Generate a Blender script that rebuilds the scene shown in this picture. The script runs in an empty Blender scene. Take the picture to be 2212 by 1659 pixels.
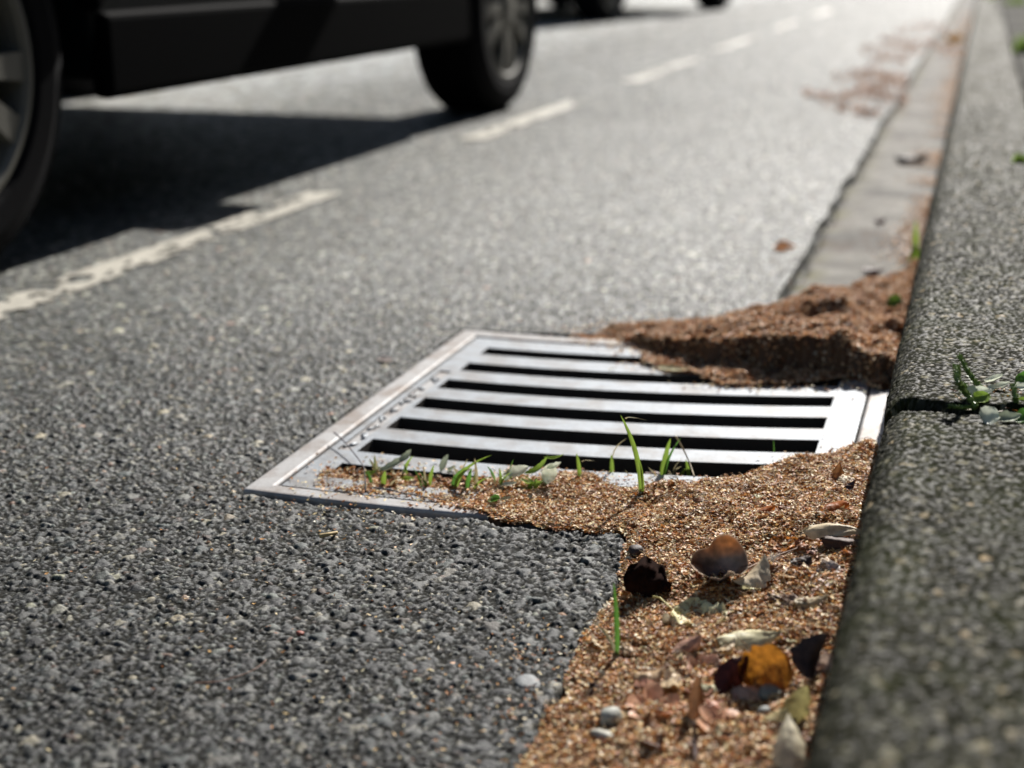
import bpy, bmesh, math, random
import numpy as np
from mathutils import Vector, Matrix
R = math.radians
SC = bpy.context.scene
COL = SC.collection
rng = np.random.default_rng(7)
random.seed(11)

# ------------------------------------------------------------------ camera, sky, sun, exposure
CAM_H = 0.52
cd = bpy.data.cameras.new('camera'); cam = bpy.data.objects.new('camera', cd); COL.objects.link(cam)
cam.location = (0, 0, CAM_H)
fwd = Vector((-0.2961, 0.9083, -0.2960)).normalized()
cam.rotation_euler = fwd.to_track_quat('-Z', 'Y').to_euler()
cd.sensor_width = 36; cd.lens = 36 * 3000 / 2212
cd.clip_start = 0.02; cd.clip_end = 2000
cd.dof.use_dof = True; cd.dof.focus_distance = 1.24; cd.dof.aperture_fstop = 0.0488 / 0.0142
SC.camera = cam

SUN_EL, SUN_AZ = 36.0, 6.0      # azimuth measured from +Y towards +X
w = bpy.data.worlds.new('World'); SC.world = w; w.use_nodes = True
nt = w.node_tree; bg = nt.nodes['Background']
sky = nt.nodes.new('ShaderNodeTexSky'); sky.sky_type = 'NISHITA'; sky.sun_disc = False
sky.sun_elevation = R(SUN_EL); sky.sun_rotation = R(SUN_AZ)
nt.links.new(sky.outputs[0], bg.inputs[0]); bg.inputs[1].default_value = 0.05
ld = bpy.data.lights.new('sun', 'SUN'); ld.energy = 5.0; ld.angle = R(0.5); ld.color = (1.0, 0.96, 0.91)
sun = bpy.data.objects.new('sun', ld); COL.objects.link(sun); sun.location = (0, 5, 8)
sd = Vector((math.sin(R(SUN_AZ)) * math.cos(R(SUN_EL)), math.cos(R(SUN_AZ)) * math.cos(R(SUN_EL)), math.sin(R(SUN_EL))))
sun.rotation_euler = sd.to_track_quat('Z', 'Y').to_euler()
SC.view_settings.view_transform = 'Standard'; SC.view_settings.look = 'None'
SC.view_settings.exposure = 0.6; SC.view_settings.gamma = 1
SC.render.engine = 'CYCLES'; SC.cycles.use_denoising = True
SC.cycles.max_bounces = 6; SC.cycles.transparent_max_bounces = 4
SC.cycles.sample_clamp_indirect = 4.0

# ------------------------------------------------------------------ helpers
def at(px, py, z=0.0):
    """survey point: where a sight line from the camera meets the level z"""
    u = px - 1106; v = 829.5 - py; d = 930 - v
    t = (CAM_H - z) / (.95516 * d)
    return ((.9505 * u - .0918 * v - 888.3) * t, (1024 * u + 930 * v + 9e6) / 3303.0 * t)
def P3(px, py, z=0.0):
    x, y = at(px, py, z); return Vector((x, y, z))
def tag(o, label=None, cat=None, group=None, kind=None):
    if label: o['label'] = label
    if cat: o['category'] = cat
    if group: o['group'] = group
    if kind: o['kind'] = kind
    return o
def link(o, parent=None):
    COL.objects.link(o)
    if parent: o.parent = parent
    return o
def empty(name, loc=(0, 0, 0), rz=0):
    o = bpy.data.objects.new(name, None); o.empty_display_size = .05
    o.location = loc; o.rotation_euler = (0, 0, rz); return link(o)
def mesh_np(name, V, F, mat=None, parent=None, smooth=False, cols=None, mats=None):
    """V (n,3); F (m,3) or (m,4) int arrays"""
    V = np.asarray(V, dtype=np.float32); F = np.asarray(F, dtype=np.int32)
    me = bpy.data.meshes.new(name)
    m, k = F.shape
    me.vertices.add(len(V)); me.vertices.foreach_set('co', V.ravel())
    me.loops.add(m * k); me.loops.foreach_set('vertex_index', F.ravel())
    me.polygons.add(m)
    me.polygons.foreach_set('loop_start', np.arange(0, m * k, k, dtype=np.int32))
    me.polygons.foreach_set('loop_total', np.full(m, k, dtype=np.int32))
    if smooth: me.polygons.foreach_set('use_smooth', np.ones(m, dtype=bool))
    if cols is not None:
        a = me.color_attributes.new('tint', 'FLOAT_COLOR', 'POINT')
        c = np.ones((len(V), 4), dtype=np.float32); c[:, :cols.shape[1]] = cols
        a.data.foreach_set('color', c.ravel())
    me.update(calc_edges=True)
    o = bpy.data.objects.new(name, me)
    if mat: me.materials.append(mat)
    return link(o, parent)
class MB:
    """collects simple shapes into one mesh"""
    def __init__(s): s.v = []; s.f = []
    def add(s, vs, fs):
        n = len(s.v); s.v += [tuple(v) for v in vs]; s.f += [tuple(i + n for i in f) for f in fs]
    def box(s, a, b):
        x0, y0, z0 = a; x1, y1, z1 = b
        s.add([(x0,y0,z0),(x1,y0,z0),(x1,y1,z0),(x0,y1,z0),(x0,y0,z1),(x1,y0,z1),(x1,y1,z1),(x0,y1,z1)],
              [(0,3,2,1),(4,5,6,7),(0,1,5,4),(1,2,6,5),(2,3,7,6),(3,0,4,7)])
    def tube(s, pts, rad, seg=7, cap=True):
        pts = [Vector(p) for p in pts]; n = len(pts); vs = []; fs = []
        up = Vector((0.13, 0.31, 1)).normalized()
        for i, p in enumerate(pts):
            d = (pts[min(i + 1, n - 1)] - pts[max(i - 1, 0)]).normalized()
            a = d.cross(up)
            if a.length < .05: a = d.cross(Vector((1, 0, 0)))
            a.normalize(); b = d.cross(a)
            r = rad[i] if hasattr(rad, '__len__') else rad
            for k in range(seg):
                t = 2 * math.pi * k / seg
                vs.append(p + a * (r * math.cos(t)) + b * (r * math.sin(t)))
        for i in range(n - 1):
            for k in range(seg):
                k2 = (k + 1) % seg
                fs.append((i * seg + k, i * seg + k2, (i + 1) * seg + k2, (i + 1) * seg + k))
        if cap:
            fs.append(tuple(range(seg - 1, -1, -1))); fs.append(tuple((n - 1) * seg + k for k in range(seg)))
        s.add(vs, fs)
    def lathe_x(s, prof, seg=64, closed=False):
        """prof: list of (x, r) revolved around the X axis"""
        vs = []; fs = []; n = len(prof)
        for k in range(seg):
            t = 2 * math.pi * k / seg
            for x, r in prof: vs.append((x, r * math.cos(t), r * math.sin(t)))
        for k in range(seg):
            k2 = (k + 1) % seg
            for i in range(n if closed else n - 1):
                i2 = (i + 1) % n
                fs.append((k * n + i, k * n + i2, k2 * n + i2, k2 * n + i))
        s.add(vs, fs)
    def build(s, name, mat, parent=None, smooth=False, bevel=0, sub=0):
        me = bpy.data.meshes.new(name); me.from_pydata(s.v, [], s.f); me.update()
        if mat: me.materials.append(mat)
        if smooth:
            for p in me.polygons: p.use_smooth = True
        o = bpy.data.objects.new(name, me); link(o, parent)
        if bevel:
            m = o.modifiers.new('bevel', 'BEVEL'); m.width = bevel; m.segments = 3; m.limit_method = 'ANGLE'; m.angle_limit = R(35)
        if sub:
            m = o.modifiers.new('sub', 'SUBSURF'); m.levels = m.render_levels = sub
        return o

# numpy noise
TAB = rng.random((12, 256, 256)).astype(np.float32)
def vnoise(x, y, cell, k=0):
    X = x / cell; Y = y / cell
    i = np.floor(X).astype(np.int64); j = np.floor(Y).astype(np.int64)
    fx = X - i; fy = Y - j; fx = fx * fx * (3 - 2 * fx); fy = fy * fy * (3 - 2 * fy)
    T = TAB[k]; a = T[i & 255, j & 255]; b = T[(i + 1) & 255, j & 255]; c = T[i & 255, (j + 1) & 255]; d = T[(i + 1) & 255, (j + 1) & 255]
    return (a * (1 - fx) + b * fx) * (1 - fy) + (c * (1 - fx) + d * fx) * fy
def fbm(x, y, cell, k=0, o=4):
    s = 0; a = .5; t = 0
    for q in range(o):
        s = s + a * vnoise(x + 3.7 * q, y + 1.3 * q, cell / 2 ** q, (k + q) % 12); t += a; a *= .55
    return s / t
def stones(x, y, cell, rmin, rmax, off=0, keep=1.0):
    """pebbled relief: returns height 0..1, random id 0..1 and second id of the winning stone"""
    X = x / cell; Y = y / cell
    i = np.floor(X).astype(np.int64); j = np.floor(Y).astype(np.int64)
    H = np.zeros_like(x); ID = np.zeros_like(x); ID2 = np.zeros_like(x)
    for di in (-1, 0, 1):
        for dj in (-1, 0, 1):
            a = (i + di + off * 37) & 255; b = (j + dj + off * 91) & 255
            jx = TAB[0][a, b]; jy = TAB[1][a, b]; rr = rmin + (rmax - rmin) * TAB[2][a, b] ** 1.5
            th = TAB[3][a, b] * 6.283; asp = .62 + .38 * TAB[4][a, b]; tl = (TAB[5][a, b] - .5) * .9; tl2 = (TAB[9][a, b] - .5) * .9
            on = TAB[6][a, b] < keep
            dx = (X - (i + di + jx)) * cell / rr; dy = (Y - (j + dj + jy)) * cell / rr
            c = np.cos(th); s = np.sin(th); u = dx * c + dy * s; v = (-dx * s + dy * c) / asp
            ang = np.arctan2(v, u); wob = 1 + .13 * np.sin(3 * ang + th * 5) + .08 * np.sin(5 * ang + th * 9)
            d = (np.abs(u) ** 2.6 + np.abs(v) ** 2.6) ** (1 / 2.6) * wob
            h = np.clip(1 - d ** 3.2, 0, 1) ** .6 * np.clip(.72 + tl * u + tl2 * v, .2, 1.3) * (.55 + .45 * TAB[7][a, b])
            h = np.where(on, h, 0)
            m = h > H
            H = np.where(m, h, H); ID = np.where(m, TAB[8][a, b], ID); ID2 = np.where(m, TAB[10][a, b], ID2)
    return H, ID, ID2
def inpoly(x, y, poly):
    r = np.zeros(x.shape, bool); n = len(poly)
    for k in range(n):
        x0, y0 = poly[k]; x1, y1 = poly[(k + 1) % n]
        c = ((y0 > y) != (y1 > y))
        if y1 != y0:
            r ^= c & (x < (x1 - x0) * (y - y0) / (y1 - y0) + x0)
    return r
def blur(m, r, it=2):
    for _ in range(it):
        for ax in (0, 1):
            p = np.pad(m, [(r + 1, r) if a == ax else (0, 0) for a in (0, 1)], mode='edge')
            c = np.cumsum(p, axis=ax)
            m = (np.take(c, range(2 * r + 1, c.shape[ax]), ax) - np.take(c, range(0, c.shape[ax] - 2 * r - 1), ax)) / (2 * r + 1)
    return m
def sstep(a, b, x):
    t = np.clip((x - a) / (b - a), 0, 1); return t * t * (3 - 2 * t)
def ramp(t, stops):
    """stops: list of (pos, (r,g,b))"""
    ps = [s[0] for s in stops]; out = np.empty(t.shape + (3,), dtype=np.float32)
    for c in range(3): out[..., c] = np.interp(t, ps, [s[1][c] for s in stops])
    return out
def grid_faces(nr, nc):
    a = np.arange(nr * nc, dtype=np.int32).reshape(nr, nc)
    return np.stack([a[:-1, :-1], a[:-1, 1:], a[1:, 1:], a[1:, :-1]], -1).reshape(-1, 4)
def compact(V, F, C=None):
    used = np.zeros(len(V), bool); used[F.ravel()] = True
    idx = np.cumsum(used) - 1
    return V[used], idx[F], (C[used] if C is not None else None)

# ------------------------------------------------------------------ materials
def newmat(name, col=(.5, .5, .5), rough=.6, spec=.5, metal=0.0):
    m = bpy.data.materials.new(name); m.use_nodes = True
    b = m.node_tree.nodes['Principled BSDF']
    b.inputs['Base Color'].default_value = (*col, 1); b.inputs['Roughness'].default_value = rough
    b.inputs['Specular IOR Level'].default_value = spec; b.inputs['Metallic'].default_value = metal
    return m, m.node_tree, b
def N(nt, t, **kw):
    n = nt.nodes.new(t)
    for k, v in kw.items(): setattr(n, k, v)
    return n
def noise_node(nt, scale, detail=4, rough=.6, coord='Object'):
    tc = N(nt, 'ShaderNodeTexCoord'); n = N(nt, 'ShaderNodeTexNoise'); n.inputs['Scale'].default_value = scale
    n.inputs['Detail'].default_value = detail; n.inputs['Roughness'].default_value = rough
    nt.links.new(tc.outputs[coord], n.inputs['Vector']); return n
def add_bump(nt, b, scale, strength, dist, detail=3):
    n = noise_node(nt, scale, detail); bp = N(nt, 'ShaderNodeBump'); bp.inputs['Strength'].default_value = strength
    bp.inputs['Distance'].default_value = dist; nt.links.new(n.outputs[0], bp.inputs['Height']); nt.links.new(bp.outputs[0], b.inputs['Normal'])
    return n, bp
def mul_noise(nt, b, src, scale, lo, hi, detail=4):
    n = noise_node(nt, scale, detail); mr = N(nt, 'ShaderNodeMapRange')
    mr.inputs['From Min'].default_value = .3; mr.inputs['From Max'].default_value = .7
    mr.inputs['To Min'].default_value = lo; mr.inputs['To Max'].default_value = hi
    nt.links.new(n.outputs[0], mr.inputs['Value'])
    vm = N(nt, 'ShaderNodeVectorMath', operation='SCALE'); nt.links.new(mr.outputs[0], vm.inputs['Scale'])
    if src is None: vm.inputs[0].default_value = b.inputs['Base Color'].default_value[:3]
    else: nt.links.new(src, vm.inputs[0])
    nt.links.new(vm.outputs[0], b.inputs['Base Color']); return vm
def attr_mat(name, rough, spec, bump_scale=700, bump=.5, bdist=.0006, lo=.8, hi=1.2, nscale=300, bare=None):
    m, nt, b = newmat(name, rough=rough, spec=spec)
    a = N(nt, 'ShaderNodeAttribute'); a.attribute_name = 'tint'
    mul_noise(nt, b, a.outputs['Color'], nscale, lo, hi)
    add_bump(nt, b, bump_scale, bump, bdist)
    if bare:                                  # matt binder between the stones, smoother bare stone
        for key, v0, v1 in (('Roughness', bare[0], rough), ('Specular IOR Level', bare[1], spec)):
            mr = N(nt, 'ShaderNodeMapRange'); mr.inputs['To Min'].default_value = v0; mr.inputs['To Max'].default_value = v1
            nt.links.new(a.outputs['Alpha'], mr.inputs['Value']); nt.links.new(mr.outputs[0], b.inputs[key])
    return m
M = {}
M['asphalt'] = attr_mat('asphalt', .46, .36, 1000, .9, .0011, .65, 1.35, 700, bare=(.75, .12))
M['kerb'] = attr_mat('kerb_concrete', .55, .16, 900, .8, .0008, .7, 1.3, 600, bare=(.95, .03))
M['gutter'] = attr_mat('gutter_concrete', .8, .15, 300, .4, .0008)
M['paint'] = attr_mat('road_paint', .6, .4, 300, .4, .0008)
M['litter_base'] = attr_mat('litter_base', .9, .1, 500, .8, .0015, .5, 1.3, 500)
def translucent_mat(name, col=None, trans=.35, rough=.55, spec=.25, attr=False, nscale=120, lo=.75, hi=1.25, bscale=200, tcol=1.0):
    m, nt, b = newmat(name, col or (.5, .5, .5), rough, spec)
    if attr:
        a = N(nt, 'ShaderNodeAttribute'); a.attribute_name = 'tint'; vm = mul_noise(nt, b, a.outputs['Color'], nscale, lo, hi)
    else: vm = mul_noise(nt, b, None, nscale, lo, hi)
    n, bp = add_bump(nt, b, bscale, .5, .0006)
    tr = N(nt, 'ShaderNodeBsdfTranslucent'); mx = N(nt, 'ShaderNodeMixShader'); out = nt.nodes['Material Output']
    nt.links.new(vm.outputs[0], tr.inputs['Color']); nt.links.new(bp.outputs[0], tr.inputs['Normal'])
    mx.inputs[0].default_value = trans
    nt.links.new(b.outputs[0], mx.inputs[1]); nt.links.new(tr.outputs[0], mx.inputs[2]); nt.links.new(mx.outputs[0], out.inputs[0])
    return m
M['husk'] = translucent_mat('husk', trans=.28, attr=True, rough=.5, spec=.35, nscale=400, lo=.85, hi=1.15)
def iron(name, col, rough, metal, stain=(.16, .11, .08), amt=.5):
    m, nt, b = newmat(name, col, rough, .5, metal)
    n = noise_node(nt, 22, 6, .65); cr = N(nt, 'ShaderNodeValToRGB'); cr.color_ramp.elements[0].position = .36; cr.color_ramp.elements[1].position = .56
    cr.color_ramp.elements[0].color = (*[stain[i] * amt + col[i] * (1 - amt) for i in range(3)], 1); cr.color_ramp.elements[1].color = (*col, 1)
    nt.links.new(n.outputs[0], cr.inputs[0])
    n2 = noise_node(nt, 260, 4); mr = N(nt, 'ShaderNodeMapRange'); mr.inputs['To Min'].default_value = .72; mr.inputs['To Max'].default_value = 1.2
    nt.links.new(n2.outputs[0], mr.inputs[0]); vm = N(nt, 'ShaderNodeVectorMath', operation='SCALE')
    nt.links.new(cr.outputs[0], vm.inputs[0]); nt.links.new(mr.outputs[0], vm.inputs['Scale']); nt.links.new(vm.outputs[0], b.inputs['Base Color'])
    n3 = noise_node(nt, 90, 4); mr2 = N(nt, 'ShaderNodeMapRange'); mr2.inputs['To Min'].default_value = rough - .12; mr2.inputs['To Max'].default_value = rough + .2
    nt.links.new(n3.outputs[0], mr2.inputs[0]); nt.links.new(mr2.outputs[0], b.inputs['Roughness'])
    add_bump(nt, b, 420, .35, .0007, 5)
    return m
M['grate'] = iron('worn_grate_iron', (.33, .355, .38), .46, .35, (.20, .17, .14), .55)
M['frame'] = iron('frame_iron', (.39, .385, .38), .52, .2, (.19, .14, .105), .75)
M['grate_side'] = iron('shaded_rusty_side', (.035, .028, .022), .85, .1, (.03, .02, .015))  # slot shade is put into the colour of the rusty sides
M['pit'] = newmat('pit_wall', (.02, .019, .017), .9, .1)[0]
M['soil'] = newmat('soil', (.03, .022, .016), .95, .1)[0]

# ------------------------------------------------------------------ fine map of the gutter corner (which surface is where)
GX0, GX1, GY0, GY1, GS = -.80, -.03, .40, 2.70, .002
gx = np.arange(GX0, GX1, GS); gy = np.arange(GY0, GY1, GS)
MX, MY = np.meshgrid(gx, gy)
WX = MX + .007 * (fbm(MX, MY, .03, 1) - .5) * 2; WY = MY + .007 * (fbm(MX, MY, .03, 5) - .5) * 2
FX0, FX1, FY0, FY1 = -.667, -.052, 1.163, 1.822        # drain frame
def dish(x):                                            # the whole casting is bowed up towards the kerb
    return .0245 * np.clip((x + .64) / .52, 0, 1.2) ** 2
right_edge = [at(*p) for p in ((1080, 1759), (1130, 1659), (1180, 1560), (1250, 1440), (1290, 1360), (1340, 1280), (1365, 1200))] + [at(1350, 1162, .010), at(1200, 1143, .010), at(1090, 1138, .007)]
asphalt_poly = [(-.9, .3), (right_edge[0][0], .3)] + right_edge + [(-.40, FY0 - .008), (-.5, FY0 - .004), (FX0 - .004, FY0 - .004), (FX0 - .004, FY1 + .006), (-.55, FY1 + .02), (-.45, FY1 + .05), (-.33, FY1 + .12), (-.262, FY1 + .25), (-.262, 2.45), (-.258, 2.8), (-.9, 2.8)]
AM = blur(inpoly(WX, WY, asphalt_poly).astype(np.float32), 2, 2)
def sample(A, x, y, outside):
    fx = (x - GX0) / GS; fy = (y - GY0) / GS
    i = np.clip(np.floor(fx).astype(int), 0, A.shape[1] - 2); j = np.clip(np.floor(fy).astype(int), 0, A.shape[0] - 2)
    u = np.clip(fx - i, 0, 1); v = np.clip(fy - j, 0, 1)
    r = (A[j, i] * (1 - u) + A[j, i + 1] * u) * (1 - v) + (A[j + 1, i] * (1 - u) + A[j + 1, i + 1] * u) * v
    return np.where((fx < 0) | (fy < 0) | (fy >= A.shape[0] - 1) | (fx >= A.shape[1] - 1), outside, r)
def edge_x(y): return -.264 + .016 * (fbm(y * 0 + 5.5, y, .30, 3) - .5) * 2 + .010 * (fbm(y * 0 + 2.5, y, .05, 4) - .5) * 2

# ------------------------------------------------------------------ road
def rows(y0, y1, s0, yk):
    out = [y0]
    while out[-1] < y1:
        y = out[-1]; out.append(y + s0 * max(1.0, (y / yk) ** 2))
    return out
ry = [-4, -3, -2, -1, -.5, 0, .2, .35, .45, .52, .56] + rows(.60, 90, .0013, 1.45)
rxd = list(np.arange(-1.05, -.225, .0014))
left = [-1.05]
while left[-1] > -26: left.append(left[-1] - .003 * max(1, (abs(left[-1]) / 1.1) ** 2.0))
rx = list(reversed(left[1:])) + rxd + [-.215, -.2, -.19]
RX, RY = np.meshgrid(np.array(rx), np.array(ry))
h1, i1, k1 = stones(RX, RY, .0150, .0034, .0080, 0, .60)
h2, i2, k2 = stones(RX + .31, RY + .17, .0062, .0018, .0036, 1, .8)
h3, i3, k3 = stones(RX + .11, RY + .57, .0034, .0010, .0019, 2, .95)
big = h1 * .0042; mid = h2 * .0032; sml = h3 * .0019
lump = (fbm(RX, RY, .05, 2) - .5) * .004
relief = np.maximum(np.maximum(big, mid), sml)
fade = 1.0 / (1 + np.maximum(RY - 1.7, 0) * .6)
relief = relief + (fbm(RX, RY, .0045, 5, 2) - .5) * .0022
RZ = lump * fade + relief * fade - .0018
am = sample(AM, RX, RY, np.where(RX < edge_x(RY), 1.0, 0.0))
far = RY > GY1 - .03
am = np.where(far, sstep(.006, -.006, RX - edge_x(RY)), am)
lift = dish(RX) * np.clip(1 - (FY0 - RY) / .35, 0, 1) ** 1.5 * (RY < FY0 + .1) * (RX > -.64) + .0055 * sstep(-.48, -.36, RX) * np.clip(1 - (FY0 - RY) / .25, 0, 1) ** 1.5 * (RY < FY0 + .1)
RZ = RZ - (1 - sstep(.05, .95, am)) * .022 + lift
which = np.where(big >= np.maximum(mid, sml), i1, np.where(mid >= sml, i2, i3))
which2 = np.where(big >= np.maximum(mid, sml), k1, np.where(mid >= sml, k2, k3))
stone_col = ramp(which, [(0, (.022, .023, .024)), (.35, (.045, .047, .049)), (.65, (.080, .083, .084)), (.85, (.14, .143, .137)), (.95, (.23, .225, .20)), (1, (.36, .32, .23))])
tintv = ramp(which2, [(0, (1.0, 1.0, 1.0)), (.7, (.95, 1.0, 1.03)), (.9, (.85, 1.0, 1.02)), (.97, (1.1, 1.0, .9)), (1, (1.5, .9, .7))])
mast = ramp(fbm(RX, RY, .02, 6), [(0, (.012, .012, .011)), (.6, (.022, .022, .018)), (1, (.04, .038, .028))])
cap = sstep(.0004, .0011, relief)[..., None]
RC = mast * (1 - cap) + stone_col * tintv * cap
# darker round the drain; far glare and sunlit strip under car put into colour
painted_glare = sstep(.75, 2.6, RY + .45 * (-.6 - np.clip(RX, -3, 0)) + .25 * (fbm(RX, RY, .5, 3) - .5))
big_tone = ((.82 + .3 * fbm(RX, RY, .6, 8)) * (.80 + 1.5 * painted_glare) * (1 + 2.8 * sstep(-2.1, -3.1, RX)))[..., None]
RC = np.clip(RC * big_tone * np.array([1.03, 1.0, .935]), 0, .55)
RC = np.concatenate([RC, cap * (1 - .48 * sstep(1.9, 5.5, RY))[..., None]], -1)
F = grid_faces(*RX.shape)
amf = am.ravel()[F].max(1)
F = F[amf > .04]
V = np.stack([RX, RY, RZ], -1).reshape(-1, 3)
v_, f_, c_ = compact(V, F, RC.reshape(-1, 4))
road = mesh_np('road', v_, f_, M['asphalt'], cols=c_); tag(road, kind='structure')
print('road verts', len(v_))

# painted dashes of the edge line, lying on the stones of the road
def dash(y0, y1, wear, seed):
    xs = np.arange(-1.425, -1.335, .004); ys = np.array([y for y in rows(y0, y1, .004, 1.7)])
    X, Y = np.meshgrid(xs, ys)
    a, _, _ = stones(X, Y, .0150, .0034, .0080, 0, .60); b, _, _ = stones(X + .31, Y + .17, .0062, .0022, .0038, 1, .9)
    rel = np.maximum(a * .0044, b * .0028); Z = (fbm(X, Y, .05, 2) - .5) * .004 + rel * .35 - .0018 + .0040
    n = fbm(X, Y, .045, seed) + .35 * (fbm(X, Y, .014, seed + 1) - .5)
    e = np.minimum(X + 1.425, -1.335 - X)
    keep = (n > wear) & (e + .012 * (n - .5) > .004)
    F = grid_faces(*X.shape); F = F[keep.ravel()[F].all(1)]
    C = ramp(fbm(X, Y, .03, 4), [(0, (.34, .32, .27)), (1, (.56, .53, .45))])
    v_, f_, c_ = compact(np.stack([X, Y, Z], -1).reshape(-1, 3), F, C.reshape(-1, 3))
    tag(mesh_np('lane_marking', v_, f_, M['paint'], cols=c_), kind='structure')
for a in ((1.50, 2.85, .37, 1), (3.85, 5.0, .30, 2), (5.85, 7.2, .28, 3), (8.0, 9.3, .28, 4), (10.3, 11.6, .28, 5), (12.8, 14.2, .25, 6)): dash(*a)

# far ground beyond the road and behind the camera
g = MB(); g.add([(-300, -60, -.06), (300, -60, -.06), (300, 600, -.06), (-300, 600, -.06)], [(0, 1, 2, 3)])
gm, gnt, gb = newmat('verge_soil', (.05, .045, .03), .9, .1); mul_noise(gnt, gb, None, 3, .6, 1.4)
GROUND = g
# ground is cut round the pit so that the drain stays open
GROUND = MB()
for a, b in (((-300, -60), (FX0 + .01, 600)), ((FX1 - .01, -60), (300, 600)), ((FX0 + .01, -60), (FX1 - .01, FY0 + .01)), ((FX0 + .01, FY1 - .01), (FX1 - .01, 600))):
    GROUND.add([(a[0], a[1], -.06), (b[0], a[1], -.06), (b[0], b[1], -.06), (a[0], b[1], -.06)], [(0, 1, 2, 3)])
tag(GROUND.build('ground', gm), kind='structure')

# ------------------------------------------------------------------ concrete gutter pan
def gutter():
    xs = np.arange(-.80, -.035, .006); ys = np.array([-4, -2, -1, 0, .3] + rows(.5, 90, .006, 1.6))
    X, Y = np.meshgrid(xs, ys)
    a, i_, k_ = stones(X, Y, .009, .002, .0038, 3, .7)
    Z = -.015 + a * .0010 + (fbm(X, Y, .08, 3) - .5) * .004
    C = ramp(fbm(X, Y, .07, 7), [(.2, (.11, .101, .086)), (.5, (.20, .188, .162)), (.8, (.28, .266, .235))]) * (.8 + .4 * i_[..., None])
    stain = sstep(.57, .66, fbm(X, Y, .16, 9))[..., None]
    C = C * (1 - .45 * stain)
    moss = sstep(.06, .0, X - edge_x(Y))[..., None] * sstep(.4, .6, fbm(X, Y, .05, 2))[..., None] * (X > edge_x(Y) - .01)[..., None]
    C = C * (1 - moss) + np.array([.13, .12, .05]) * moss
    crack = np.exp(-((X - edge_x(Y) - .004) / .006) ** 2)[..., None]; C = C * (1 - .92 * crack); Z = Z - .010 * crack[..., 0]
    dirt = sstep(.50, .62, fbm(X, Y, .035, 5) * .6 + .4 * fbm(X, Y, .4, 1))[..., None]; C = C * (1 - dirt * .5) + np.array([.07, .040, .022]) * dirt * .5
    F = grid_faces(*X.shape)
    cx = X.ravel()[F].mean(1); cy = Y.ravel()[F].mean(1)
    pit = (cx > FX0 + .004) & (cx < FX1 - .002) & (cy > FY0 + .006) & (cy < FY1 - .006)
    v_, f_, c_ = compact(np.stack([X, Y, Z], -1).reshape(-1, 3), F[~pit & ~((cx < -.34) & (cy > 2.1)) & ~((cx < -.34) & (cy < 1.0))], C.reshape(-1, 3))
    tag(mesh_np('gutter', v_, f_, M['gutter'], cols=c_, smooth=True), kind='structure')
gutter()
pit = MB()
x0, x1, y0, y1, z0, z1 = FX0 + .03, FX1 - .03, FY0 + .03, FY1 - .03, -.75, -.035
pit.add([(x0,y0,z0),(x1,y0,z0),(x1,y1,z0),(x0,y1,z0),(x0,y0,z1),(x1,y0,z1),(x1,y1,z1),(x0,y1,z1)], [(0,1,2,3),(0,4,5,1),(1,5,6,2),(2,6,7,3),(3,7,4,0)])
tag(pit.build('drain_pit', M['pit']), kind='structure')

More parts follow.
